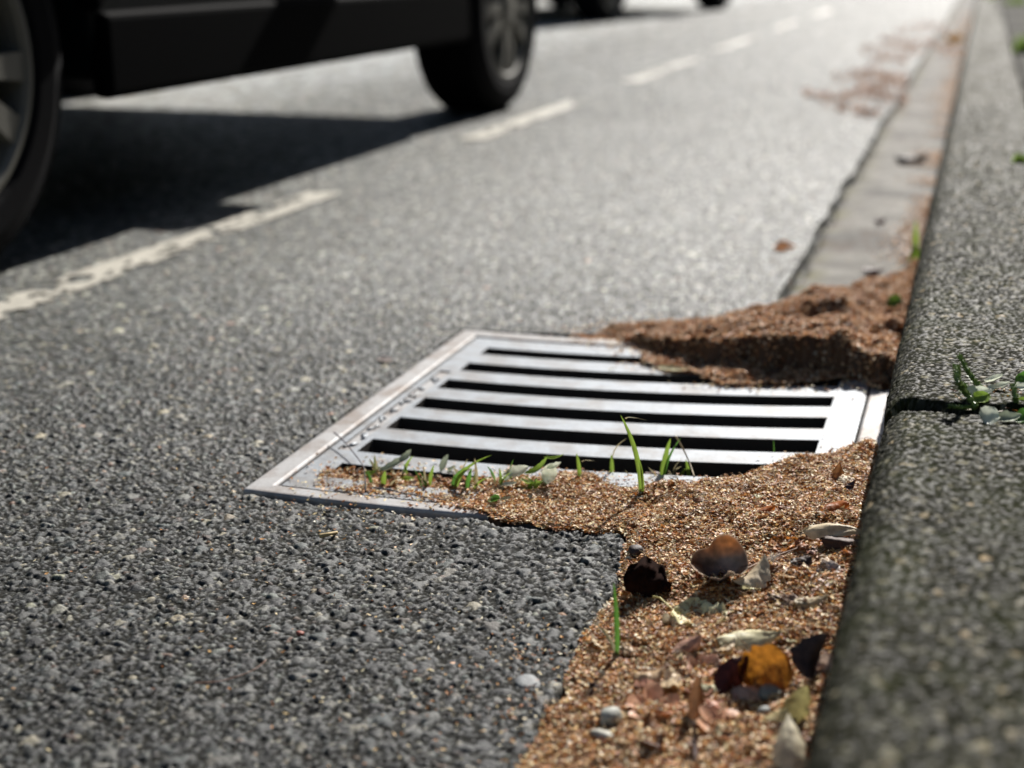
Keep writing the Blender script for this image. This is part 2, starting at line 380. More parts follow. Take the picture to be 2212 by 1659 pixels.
# ------------------------------------------------------------------ kerb with rounded nose, and pavement
JY = 1.150                                   # joint between two kerb stones
def kerb():
    prof = [(-.050, -.03 + .16 * t) for t in np.linspace(0, 1, 70)]
    prof[:] = [(-.050 + .004 * (z + .03) / .16, z) for _, z in prof]
    r = .025; cx, cz = -.046 + r, .160 - r
    prof = [p for p in prof if p[1] < cz]
    for t in np.linspace(0, 90, 40): prof.append((cx - r * math.cos(R(t)), cz + r * math.sin(R(t))))
    x = cx + .0016
    while x < .128: prof.append((x, .160)); x += .0016
    prof += [(.131, .158), (.133, .14), (.134, .05)]
    prof = np.array(prof); d = np.gradient(prof, axis=0); nrm = np.stack([-d[:, 1], d[:, 0]], 1); nrm /= np.linalg.norm(nrm, axis=1)[:, None]
    s = np.concatenate([[0], np.cumsum(np.linalg.norm(np.diff(prof, axis=0), axis=1))])
    ys = np.array([-4, -2, -1, -.3, 0, .2, .35] + rows(.45, 90, .0016, 1.15))
    S, Y = np.meshgrid(s, ys); S = S + .0 * Y
    a, i1, k1 = stones(S, Y, .0052, .0016, .0031, 4, .85); b, i2, k2 = stones(S + .7, Y + .3, .0030, .0009, .0016, 5, .9)
    rel = np.maximum(a * .0018, b * .0012) + (fbm(S, Y, .02, 4) - .5) * .002 + (fbm(S, Y, .14, 7) - .5) * .006
    fade = 1 / (1 + np.maximum(Y - 2.2, 0) * .4); rel = rel * fade
    X = prof[:, 0][None] + nrm[:, 0][None] * rel; Z = prof[:, 1][None] + nrm[:, 1][None] * rel
    # the far stone stands a little proud of the near one; a crack runs between them
    wob = (fbm(X, Y * 0 + 3, .03, 2) - .5) * .012
    jy = JY + wob
    Z = Z + np.where(Y > jy, .007 * np.exp(-np.maximum(Y - jy, 0) / .10), 0) * (Z > .1)
    deep = np.exp(-((Y - jy + .003) / (.0016 + .0034 * sstep(.06, .01, X))) ** 2) * (sstep(.065, .03, X) * .9 + .1)
    Z = Z - .012 * deep * (Z > .08) ; X = X + .004 * deep * (X < -.03)
    which = np.where(a * .0021 > b * .0012, i1, i2); w2 = np.where(a * .0021 > b * .0012, k1, k2)
    sc = ramp(which, [(0, (.014, .014, .012)), (.5, (.030, .030, .025)), (.78, (.055, .054, .045)), (.92, (.11, .107, .09)), (1, (.24, .21, .16))])
    mo = ramp(fbm(S, Y, .05, 9), [(0, (.008, .009, .006)), (.5, (.015, .016, .010)), (1, (.030, .031, .020))])
    c = sstep(.0003, .0009, np.maximum(a * .0021, b * .0012))[..., None]
    C = mo * (1 - c) + sc * c
    g3, g3i, g3k = stones(S + .21, Y + .43, .0125, .0022, .0048, 7, .55)
    pale = ramp(g3i, [(0, (.05, .05, .045)), (.5, (.12, .118, .10)), (.85, (.22, .21, .175)), (1, (.42, .33, .24))]); g3m = sstep(.12, .3, g3)[..., None]; C = C * (1 - g3m) + pale * g3m
    green = sstep(.45, .7, fbm(S, Y, .035, 1))[..., None]; C = C * (1 - green * .35) + np.array([.030, .037, .012]) * green * .35
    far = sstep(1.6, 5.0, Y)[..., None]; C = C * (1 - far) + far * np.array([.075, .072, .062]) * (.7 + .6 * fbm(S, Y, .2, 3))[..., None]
    C = C * (.68 + .34 * fbm(S, Y, .18, 5))[..., None] * np.array([1.08, 1.05, .86])
    C = np.concatenate([C, np.broadcast_to(c, C.shape[:2] + (1,))], -1)
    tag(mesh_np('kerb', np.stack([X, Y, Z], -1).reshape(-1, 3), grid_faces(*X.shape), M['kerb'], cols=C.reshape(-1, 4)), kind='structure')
kerb()
def pavement():
    xs = np.concatenate([np.arange(.139, .5, .006), np.arange(.5, 2.2, .08)]); ys = np.array([-4, -2, -1, 0, .5] + rows(.8, 90, .006, 1.6))
    X, Y = np.meshgrid(xs, ys); a, i_, k_ = stones(X, Y, .009, .002, .0042, 6, .8)
    Z = .156 + a * .0014 + (fbm(X, Y, .2, 3) - .5) * .006
    C = ramp(fbm(X, Y, .15, 5), [(.2, (.06, .057, .05)), (.8, (.13, .124, .108))]) * (.75 + .5 * i_[..., None])
    tag(mesh_np('pavement', np.stack([X, Y, Z], -1).reshape(-1, 3), grid_faces(*X.shape), M['kerb'], cols=np.concatenate([C.reshape(-1, 3), np.full((C.size // 3, 1), .15)], 1)), kind='structure')
pavement()

# ------------------------------------------------------------------ drain casting: frame and grate
def slab_with_holes(name, xs, ys, solid, z_top, thick, mat, parent=None, bevel=.0015):
    """plate made of cells; solid(i,j) tells which cells exist; z_top(x) is the bowed top"""
    idx = {}; vs = []; fs = []
    def vid(i, j, top):
        k = (i, j, top)
        if k not in idx:
            z = float(z_top(xs[i])); idx[k] = len(vs); vs.append((xs[i], ys[j], z if top else z - thick))
        return idx[k]
    ni, nj = len(xs) - 1, len(ys) - 1
    S = [[solid((xs[i] + xs[i + 1]) / 2, (ys[j] + ys[j + 1]) / 2) for j in range(nj)] for i in range(ni)]
    sol = lambda i, j: 0 <= i < ni and 0 <= j < nj and S[i][j]
    for i in range(ni):
        for j in range(nj):
            if not S[i][j]: continue
            fs.append((vid(i,j,1), vid(i+1,j,1), vid(i+1,j+1,1), vid(i,j+1,1)))
            fs.append((vid(i,j,0), vid(i,j+1,0), vid(i+1,j+1,0), vid(i+1,j,0)))
            if not sol(i-1,j): fs.append((vid(i,j,0), vid(i,j,1), vid(i,j+1,1), vid(i,j+1,0)))
            if not sol(i+1,j): fs.append((vid(i+1,j,0), vid(i+1,j+1,0), vid(i+1,j+1,1), vid(i+1,j,1)))
            if not sol(i,j-1): fs.append((vid(i,j,0), vid(i+1,j,0), vid(i+1,j,1), vid(i,j,1)))
            if not sol(i,j+1): fs.append((vid(i,j+1,0), vid(i,j+1,1), vid(i+1,j+1,1), vid(i+1,j+1,0)))
    m = MB(); m.v = vs; m.f = fs
    return m.build(name, mat, parent, smooth=True, bevel=bevel)
def autosmooth(o, ang=35):
    me = o.data
    for p in me.polygons: p.use_smooth = False
GF = .0035                                       # gap between frame and grate
ax0, ax1, ay0, ay1 = FX0 + .028, FX1 - .031, FY0 + .022, FY1 - .028
bx0, bx1, by0, by1 = ax0 + GF, ax1 - .002, ay0 + GF, ay1 - GF
xs = sorted(set([FX0, ax0, ax1, FX1] + list(np.linspace(ax0, ax1, 24))))
fo = slab_with_holes('drain_frame', xs, [FY0, ay0, ay1, FY1], lambda x, y: not (ax0 < x < ax1 and ay0 < y < ay1), lambda x: .0022 + dish(x), .05, M['frame'], bevel=.0035)
REP = [fo]
autosmooth(fo)
# grate
SY = [(1.2262, 1.261), (1.2995, 1.3375), (1.3807, 1.4192), (1.468, 1.501), (1.5499, 1.5795), (1.6288, 1.656), (1.7135, 1.735)]
SY = [(1.2240 + .0812 * k, 1.2240 + .0812 * k + w_) for k, w_ in enumerate((.043, .0435, .043, .041, .040, .038, .034))]
SX0, SX1 = -.604, -.121
TX0, TX1, TY0, TY1 = -.6275, -.612, 1.305, 1.622       # recessed lettering panel
ys = sorted(set([by0, by1, TY0, TY1] + [v for s in SY for v in s]))
xs = sorted(set([bx0, bx1, SX0, SX1, TX0, TX1] + list(np.linspace(SX0, SX1, 26))))
def gsolid(x, y):
    if SX0 < x < SX1 and any(a < y < b for a, b in SY): return False
    if TX0 < x < TX1 and TY0 < y < TY1: return False
    return True
go = empty('storm_drain', ((bx0 + bx1) / 2, (by0 + by1) / 2, 0))
tag(go, 'square iron storm drain with a slotted grate, worn pale and half buried in brown litter', 'storm drain')
def reparent(o, p):
    o.parent = p; o.matrix_parent_inverse = Matrix.Translation(-Vector(p.location))
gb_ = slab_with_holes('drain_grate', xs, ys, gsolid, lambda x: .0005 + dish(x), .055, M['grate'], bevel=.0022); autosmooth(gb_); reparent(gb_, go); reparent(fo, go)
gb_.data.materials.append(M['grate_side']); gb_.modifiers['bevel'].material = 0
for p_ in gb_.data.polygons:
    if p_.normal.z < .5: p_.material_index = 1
lp = MB(); lp.box((TX0 - .001, TY0 - .001, -.0040), (TX1 + .001, TY1 + .001, -.0014 + .0)); pn = lp.build('lettering_panel', M['frame']); pn.parent = gb_
random.seed(4)
y = TY0 + .012
while y < TY1 - .03:                              # worn raised characters, too rubbed to read in the photo
    wl = random.uniform(.016, .026); lt = MB(); prev = (random.uniform(TX0 + .003, TX1 - .004), y)
    for k in range(3):
        nx = (random.uniform(TX0 + .002, TX1 - .003), y + random.uniform(.2, 1) * wl)
        mx = (prev[0] + nx[0]) / 2 + random.uniform(-.003, .003), (prev[1] + nx[1]) / 2 + random.uniform(-.004, .004)
        lt.tube([(prev[0], prev[1], -.0006), (mx[0], mx[1], -.0004), (nx[0], nx[1], -.0006)], .0019, 6); prev = nx
    lo = lt.build('raised_letter', M['grate'], smooth=True); lo.parent = gb_
    y += wl + .012

# ------------------------------------------------------------------ drifts of fallen husks
def D(pts, z=0): return [at(px, py, z) for px, py in pts]
KX = -.0515
near_poly = D([(685, 1043), (712, 1012), (790, 1010), (870, 1022), (1000, 1034), (1150, 1044), (1250, 1038)], .004) + \
            D([(1340, 1046), (1480, 1046), (1560, 1046), (1620, 1042), (1680, 1024), (1750, 1010), (1800, 1008), (1850, 1000), (1893, 972)], .022) + \
            [(KX, 1.40), (KX, .30), (-.35, .30)] + right_edge + D([(1060, 1128), (1100, 1118), (1010, 1098), (950, 1078), (930, 1070)], .006)
strip_poly = D([(700, 1092), (820, 1104), (950, 1118), (1100, 1122), (1100, 1150), (950, 1136), (800, 1120), (690, 1100)])
heap_poly = D([(1215, 716), (1300, 728), (1385, 742)], .006) + D([(1405, 768), (1440, 786), (1500, 792), (1530, 812), (1570, 826), (1700, 832), (1822, 828)], .02) + \
            D([(1838, 826), (1880, 846), (1925, 872)], .02) + [(KX, 1.56), (KX, 2.62)] + D([(1940, 602), (1890, 630), (1820, 655), (1740, 668), (1690, 690), (1560, 700), (1440, 700), (1330, 706)])
WX2 = MX + .022 * (fbm(MX, MY, .035, 1) - .5) + .016 * (fbm(MX, MY, .012, 8) - .5); WY2 = MY + .030 * (fbm(MX, MY, .035, 5) - .5) + .020 * (fbm(MX, MY, .012, 9) - .5)
nearM = blur((inpoly(WX2, WY2, near_poly)).astype(np.float32), 4, 2); stripM = blur(inpoly(WX, WY, strip_poly).astype(np.float32), 2, 1)
heapM = blur(inpoly(WX2, WY2, heap_poly).astype(np.float32), 4, 2)
heapW = blur(inpoly(WX, WY, heap_poly).astype(np.float32), 22, 2)
over = (MX > FX0) & (MX < FX1) & (MY > FY0) & (MY < FY1)
base = np.where(over, .0012 + dish(MX), -.012)
ramp_up = np.clip(1 - (FY0 + .01 - MY) / .45, 0, 1) ** 1.6
base = np.where(MY < FY0 + .01, -.010 + (.014 + dish(MX)) * ramp_up, base)
base = blur(base.astype(np.float32), 5, 2)
rise = sstep(-.22, -.06, MX) * .012 * (.25 + .75 * sstep(1.30, 1.08, MY))
lumps = (fbm(MX, MY, .05, 2) - .5) * .018 + (fbm(MX, MY, .015, 6) - .5) * .007
LZ = np.full(MX.shape, -.05, np.float32)
front = sstep(1.24, 1.19, MY) * sstep(-.20, -.28, MX)
nearH = base + (.0010 - .0050 * sstep(-.40, -.46, MX) + .0085 * sstep(-.40, -.18, MX) * (1 - .8 * front) + rise + lumps * (.25 + .55 * sstep(-.42, -.25, MX)) * (1 - .5 * front)) * sstep(.15, .85, nearM) + .0006
nearH = np.where(MY < 1.16, np.maximum(nearH, -.004 + lumps * .6 + rise * sstep(.3, .8, nearM)), nearH)
stripH = np.float32(-.006) + lumps * .3
# the heap rises towards the kerb, its front is cut steep
yfront = np.interp(MX, [-.56, -.42, -.34, -.27, -.13, -.10, -.05], [1.86, 1.80, 1.745, 1.69, 1.69, 1.66, 1.60])
yfront = yfront + .060 * (fbm(MX, MY, .05, 3) - .5) + .030 * (fbm(MX, MY, .015, 4) - .5)
prog = np.clip((MY - yfront) / .07, 0, 1); hk = np.interp(MX, [-.56, -.42, -.33, -.25, -.15, -.05], [.006, .013, .024, .038, .046, .050])
scarp = sstep(.0, .12, prog)
back = sstep(2.45, 2.0, MY) * .75 + .25
gully = np.exp(-((MY - 1.93 - .03 * np.sin(MX * 30)) / .022) ** 2) * sstep(-.30, -.24, MX) * sstep(-.12, -.17, MX) * .020
gully2 = np.exp(-((MY - 1.815 - .5 * (MX + .10)) / .016) ** 2) * sstep(-.19, -.13, MX) * .030
low_right = np.where((MX > -.112) & (MY < 1.80), .55, 1.0); low_right = blur(low_right.astype(np.float32), 4, 2)
heapH = np.where(over, base, -.012) + (hk * back * scarp * low_right + lumps * 1.3 + .008 * (fbm(MX, MY, .022, 10) - .5) - gully - gully2) * sstep(.2, .8, heapM) + .003
LZ = np.where(nearM > .3, nearH, LZ); LZ = np.where(stripM > .4, np.maximum(LZ, stripH), LZ); LZ = np.where(heapM > .3, np.maximum(LZ, heapH), LZ)
LM = np.maximum(np.maximum(nearM, heapM), stripM * .8)
MX1, MY1 = MX, MY
def litter_obj(name, sel, label, seed):
    F = grid_faces(*MX.shape); keep = sel.ravel()[F].all(1)
    C = ramp(fbm(MX, MY, .012, seed), [(0, (.05, .026, .012)), (.5, (.13, .065, .03)), (1, (.22, .12, .06))])
    v_, f_, c_ = compact(np.stack([MX, MY, LZ], -1).reshape(-1, 3), F[keep], C.reshape(-1, 3))
    return v_, f_, c_
HUSK = [(0, (.17, .055, .014)), (.24, (.38, .135, .032)), (.46, (.58, .265, .078)), (.63, (.72, .44, .17)), (.79, (.82, .65, .34)), (.92, (.88, .78, .50)), (1, (.90, .83, .66))]
def chips(px, py, pz, L, W, tilt, seed, nrmtilt=.45, ramp_=HUSK, lift=.0008):
    """small cupped husks; returns V, F, C"""
    r = np.random.default_rng(seed); n = len(px)
    th = r.random(n) * 6.283; l = L * (.55 + .9 * r.random(n)); wd = W * (.5 + r.random(n)) ; cup = (r.random(n) - .35) * .9
    T = np.zeros((n, 5, 3), np.float32)
    T[:, 0, 0] = -l / 2; T[:, 1, 0] = l / 2
    T[:, 2, 0] = (r.random(n) - .5) * l * .4; T[:, 2, 1] = wd / 2
    T[:, 3, 0] = (r.random(n) - .5) * l * .4; T[:, 3, 1] = -wd / 2
    T[:, 4, 2] = -cup * wd * .5
    T[:, 0, 2] = (r.random(n) - .3) * l * .25; T[:, 1, 2] = (r.random(n) - .3) * l * .25
    ca, sa = np.cos(th), np.sin(th)
    # tilt about a random horizontal axis after yaw
    x = T[..., 0] * ca[:, None] - T[..., 1] * sa[:, None]; y = T[..., 0] * sa[:, None] + T[..., 1] * ca[:, None]; z = T[..., 2]
    ta = r.normal(0, nrmtilt, n); tb = r.normal(0, nrmtilt, n)
    y, z = y * np.cos(ta)[:, None] - z * np.sin(ta)[:, None], y * np.sin(ta)[:, None] + z * np.cos(ta)[:, None]
    x, z = x * np.cos(tb)[:, None] - z * np.sin(tb)[:, None], x * np.sin(tb)[:, None] + z * np.cos(tb)[:, None]
    V = np.stack([x + px[:, None], y + py[:, None], z + (pz + lift + r.random(n) * .0022)[:, None]], -1).reshape(-1, 3)
    b = (np.arange(n) * 5)[:, None, None]
    F = (np.array([[0, 3, 4], [3, 1, 4], [1, 2, 4], [2, 0, 4]])[None] + b).reshape(-1, 3)
    c = ramp(r.random(n) ** 1.08, ramp_) * (.75 + .5 * r.random(n))[:, None]
    return V, F, np.repeat(c, 5, 0)
def merge(parts):
    V = []; F = []; C = []; o = 0
    for v, f, c in parts:
        if f.shape[1] == 4: f = np.concatenate([f[:, [0, 1, 2]], f[:, [0, 2, 3]]])
        V.append(v); F.append(f + o); C.append(c); o += len(v)
    return np.concatenate(V), np.concatenate(F), np.concatenate(C)
def scatter(mask, n, seed, power=1):
    r = np.random.default_rng(seed); p = mask.ravel() ** power; c = np.cumsum(p); k = np.searchsorted(c, r.random(n) * c[-1])
    j, i = np.unravel_index(k, mask.shape)
    return MX[j, i] + (r.random(n) - .5) * GS, MY[j, i] + (r.random(n) - .5) * GS, LZ[j, i]
def threads(px, py, pz, seed, Lmin=.006, Lmax=.02, rad=.00022):
    r = np.random.default_rng(seed); parts = []
    V = []; F = []; C = []
    for q in range(len(px)):
        th = r.random() * 6.283; L = Lmin + (Lmax - Lmin) * r.random() ** 2; b = (r.random() - .5) * L * .5; d = np.array([math.cos(th), math.sin(th)]); e = np.array([-d[1], d[0]])
        col = ramp(np.array([r.random()]), [(0, (.12, .05, .02)), (.5, (.35, .2, .1)), (1, (.6, .48, .3))])[0]
        base = len(V); z0 = pz[q] + .003
        for k in range(4):
            t = k / 3 - .5; p = np.array([px[q], py[q]]) + d * t * L + e * b * (1 - 4 * t * t); z = z0 + .002 * (1 - 4 * t * t) + r.random() * .0015
            V.append((p[0] + e[0] * rad, p[1] + e[1] * rad, z)); V.append((p[0] - e[0] * rad, p[1] - e[1] * rad, z)); V.append((p[0], p[1], z + rad * 2)); C += [col] * 3
        for k in range(3):
            a = base + 3 * k
            for s in range(3): F.append((a + s, a + (s + 1) % 3, a + 3 + (s + 1) % 3)); F.append((a + s, a + 3 + (s + 1) % 3, a + 3 + s))
    return np.array(V), np.array(F), np.array(C)
nearSel = nearM > .3; heapSel = heapM > .3; stripSel = stripM > .4
b1 = litter_obj('x', (nearSel | stripSel), '', 3); b2 = litter_obj('x', heapSel & ~nearSel, '', 4); b2 = (b2[0], b2[1], b2[2] * 1.0)
gy_, gx_ = np.gradient(np.where(LM > .2, LZ, 0).astype(np.float32), GS); slope = np.clip(np.hypot(gx_, gy_), 0, 6)
nm = np.maximum(sstep(.2, .6, nearM), sstep(.3, .8, stripM) * .6) * (MY > .5)
nm = nm * np.where((MX < -.42) & (MY > FY0), .25 + .75 * sstep(.42, .6, fbm(MX, MY, .03, 6)), 1)
p = scatter(nm, 110000, 21); q = scatter(nm, 14000, 22); t_ = scatter(nm, 2600, 23)
def spill(n, w_, seed):
    """single husks fallen past the edge of a drift, only where metal or road carries them"""
    r = np.random.default_rng(seed); x, y, _ = scatter(w_, n, seed)
    inside = (x > FX0) & (x < FX1) & (y > FY0) & (y < FY1); slot = np.zeros(len(x), bool)
    for a_, b_ in SY: slot |= (x > SX0 - .002) & (x < SX1 + .002) & (y > a_ - .001) & (y < b_ + .001)
    z = np.where(inside, .001 + dish(x), np.where(sample(AM, x, y, 1.0) > .5, .001, -.013)); k = ~(inside & slot)
    return chips(x[k], y[k], z[k], .0048, .0027, 0, seed + 1, .3)
wide = blur(np.maximum(nearM, heapM), 18, 2) * (np.maximum(nearM, heapM) < .3) * (MY > 1.1)
spilled = spill(3200, wide ** 1.5, 81)
s1 = chips(*p, .0049, .0027, 0, 31, .34); s2 = chips(*q, .0072, .0034, 0, 32, .3)
nl = merge([b1, s1, s2, spilled, threads(*t_, 33)])
o = mesh_np('husk_litter', nl[0], nl[1], M['husk'], cols=nl[2]); tag(o, kind='stuff', label='carpet of tan and orange bud husks in the gutter in front of the grate', cat='leaf litter')
hm = sstep(.2, .6, heapM)
steep = scatter(hm * (slope > .5) * slope, 9000, 44); steep = (steep[0], steep[1] - .001, steep[2])
flat_ = hm * np.where(slope > .7, .12, 1); p = scatter(flat_, 62000, 41); q = scatter(flat_, 6000, 42); t_ = scatter(hm, 400, 43)
HK2 = [(0, (.16, .06, .025)), (.25, (.44, .19, .08)), (.55, (.68, .40, .20)), (.85, (.80, .60, .38)), (1, (.86, .76, .58))]
hl = merge([b2, chips(*steep, .0050, .0030, 0, 54, .9, HK2), chips(*p, .0050, .0028, 0, 51, .5, HK2), chips(*q, .007, .0032, 0, 52, .4, HK2), threads(*t_, 53)])
o = mesh_np('husk_heap', hl[0], hl[1], M['husk'], cols=hl[2]); tag(o, kind='stuff', label='heap of brown husks banked over the far right corner of the grate', cat='leaf litter')

# scattered husks: on the asphalt, along the kerb foot, and drifts further up the road
def free_chips(n, fx, fy, fz, L, W, seed, rp=HUSK, tilt=.3): return chips(fx, fy, fz, L, W, 0, seed, tilt, rp)
r = np.random.default_rng(61)
fx = []; fy = []
for (px, py, rad, n) in ((1330, 1250, .06, 160), (1230, 1420, .05, 160), (1160, 1560, .06, 200), (1000, 1130, .08, 180), (760, 1105, .07, 90), (600, 1075, .05, 50), (560, 1000, .06, 30), (700, 860, .05, 20), (1100, 1300, .16, 90), (600, 1350, .30, 120), (1130, 1480, .16, 160), (850, 1180, .2, 90)):
    x, y = at(px, py); fx.append(r.normal(x, rad, n)); fy.append(r.normal(y, rad * .6, n))
fx = np.concatenate(fx); fy = np.concatenate(fy); ok = (sample(AM, fx, fy, 1.0) > .6) & (fy > .5); fx = fx[ok]; fy = fy[ok]
c1 = free_chips(0, fx, fy, np.full(len(fx), .0005), .0038, .002, 62)
o = mesh_np('scattered_husks', c1[0], c1[1], M['husk'], cols=c1[2]); tag(o, kind='stuff', label='loose yellow and orange husks scattered over the asphalt', cat='leaf litter')
n = 17000; fy = 1.9 + 12 * r.random(n) ** 1.7; fy = fy[vnoise(fy * 0 + 1, fy, .16, 6) > .38]; n = len(fy); wdt = .028 + .03 * vnoise(fy * 0 + 2, fy, .25, 3) + .004 * fy
fx = KX - np.abs(r.normal(0, 1, n)) * wdt * .6; fz = np.full(n, -.012) + .006 * r.random(n)
c2 = free_chips(0, fx, fy, fz, .007, .004, 63, [(0, (.26, .11, .04)), (.5, (.60, .30, .12)), (1, (.80, .58, .34))], .4)
o = mesh_np('kerb_foot_litter', c2[0], c2[1], M['husk'], cols=c2[2]); tag(o, kind='stuff', label='narrow orange line of litter along the foot of the kerb', cat='leaf litter')
def drift(name, blobs, label, seed):
    r = np.random.default_rng(seed); X = []; Y = []
    for (px0, px1, py, spread, n) in blobs:
        t = r.random(n); px = px0 + (px1 - px0) * t; pyy = py + r.normal(0, spread, n) + 5 * np.sin(px / 23.0 + py); ok = vnoise(px, pyy * 2.2, 17.0, 7) > .27; px = px[ok]; pyy = pyy[ok]
        a = np.array([at(a_, b_) for a_, b_ in zip(px, pyy)]); X.append(a[:, 0]); Y.append(a[:, 1])
    X = np.concatenate(X); Y = np.concatenate(Y); k = X < KX - .01; X = X[k]; Y = Y[k]
    c = chips(X, Y, np.where(X < edge_x(Y), .001, -.013) + r.random(len(X)) * .006, .015, .009, 0, seed, .3, [(0, (.14, .05, .02)), (.5, (.34, .14, .05)), (1, (.46, .26, .12))])
    o = mesh_np(name, c[0], c[1], M['husk'], cols=c[2]); tag(o, kind='stuff', label=label, cat='leaf litter')
drift('litter_drift', [(1735, 1960, 206, 3.5, 2600), (1800, 1960, 162, 3.5, 1500), (1850, 1960, 185, 9, 1200), (1810, 1900, 240, 4, 500), (1780, 1960, 222, 14, 400)], 'rust brown drift of leaves lying across the road edge beyond the heap', 71)
drift('litter_drift', [(1900, 2020, 92, 3, 1800), (1860, 2000, 112, 6, 700), (1930, 2050, 62, 7, 900), (1880, 1960, 135, 5, 350), (2020, 2080, 100, 5, 500)], 'smaller rust brown drift of leaves farthest up the road edge', 72)
#PART2

# ------------------------------------------------------------------ vehicles
M['car_paint'] = newmat('dark_car_paint', (.0035, .005, .006), .4, .12)[0]
M['cladding'] = newmat('black_cladding', (.0012, .0014, .0018), .7, .02)[0]
M['under'] = newmat('underbody', (.004, .004, .005), .9, .05)[0]
M['glass'] = newmat('dark_window', (.01, .012, .014), .08, .5)[0]
M['rubber'] = newmat('tyre_rubber', (.004, .004, .005), .8, .08)[0]
M['alloy'] = newmat('grey_alloy', (.15, .145, .125), .5, .3, .2)[0]
M['lamp_clear'] = newmat('lamp_lens', (.4, .4, .42), .15, .5)[0]
M['lamp_red'] = newmat('tail_lens', (.25, .01, .01), .2, .5)[0]
def arc(cx, cz, r, a0, a1, n=14):
    return [(cx + r * math.cos(R(a0 + (a1 - a0) * k / n)), cz + r * math.sin(R(a0 + (a1 - a0) * k / n))) for k in range(n + 1)]
def extrude_x(outline, x0, x1, inset=None):
    """closed (y,z) outline pushed through x0..x1, rounded edges come from a bevel"""
    m = MB(); n = len(outline)
    vs = [(x0, y, z) for y, z in outline] + [(x1, y, z) for y, z in outline]
    fs = [tuple(range(n)), tuple(range(2 * n - 1, n - 1, -1))] + [(k, n + k, n + (k + 1) % n, (k + 1) % n) for k in range(n)]
    m.add(vs, fs); return m
def fixn(o):
    bm = bmesh.new(); bm.from_mesh(o.data); bmesh.ops.recalc_face_normals(bm, faces=bm.faces); bm.to_mesh(o.data); bm.free(); return o
def make_wheel(car, x, y, side):
    """hub with tyre and rim; side +1 = faces +X"""
    hub = MB(); hub.lathe_x([(-.10 * side, .02), (-.10 * side, .09), (-.012 * side, .085), (-.005 * side, .045), (-.002 * side, .0)], 24)
    h = hub.build('wheel', M['alloy'], car, smooth=True); h.location = (x, y, .355); fixn(h)
    t = MB(); s = -side
    t.lathe_x([(s * .012, .245), (s * .0, .262), (s * -.002, .30), (s * .010, .335), (s * .030, .352), (s * .06, .3555), (s * .18, .3555), (s * .21, .352), (s * .232, .335), (s * .24, .30), (s * .235, .25), (s * .2, .24), (s * .05, .24)], 72, closed=True)
    for k in range(60):
        a = 2 * math.pi * k / 60; da = .022
        for xx0, xx1 in ((.035, .10), (.14, .205)):
            q = []
            for rr in (.3545, .3600):
                for aa, xx in ((a - da, xx0), (a + da, xx0), (a + da, xx1), (a - da, xx1)): q.append((s * xx, rr * math.cos(aa), rr * math.sin(aa)))
            t.add(q, [(4, 5, 6, 7), (0, 1, 5, 4), (1, 2, 6, 5), (2, 3, 7, 6), (3, 0, 4, 7)])
    to = t.build('tyre', M['rubber'], h, smooth=False); fixn(to)
    r_ = MB(); r_.lathe_x([(s * .006, .248), (s * .004, .236), (s * .012, .228), (s * .05, .222), (s * .19, .222), (s * .2, .235)], 72)
    for k in range(5):
        a = 2 * math.pi * k / 5 + R(-90)
        for sg in (-1, 1):
            q = []
            for (rr, off, wd, xx) in ((.055, .012, .016, .012), (.15, .035, .020, .006), (.232, .058, .026, .010)):
                ca, sa = math.cos(a), math.sin(a); cx, cy = rr * ca - sg * off * sa, rr * sa + sg * off * ca
                for e in (-1, 1):
                    for dx in (0, .022): q.append((s * (xx + dx), cx - e * wd * sa, cy + e * wd * ca))
            for i in (0, 4): r_.add(q[i:i + 8], [(0, 2, 6, 4), (1, 5, 7, 3), (0, 4, 5, 1), (2, 3, 7, 6), (0, 1, 3, 2), (4, 6, 7, 5)])
    ro = r_.build('rim', M['alloy'], h); fixn(ro)
    d = MB(); d.lathe_x([(s * .07, .0), (s * .07, .165), (s * .095, .165), (s * .095, 0)], 40); fixn(d.build('brake_disc', M['under'], h))
    return h
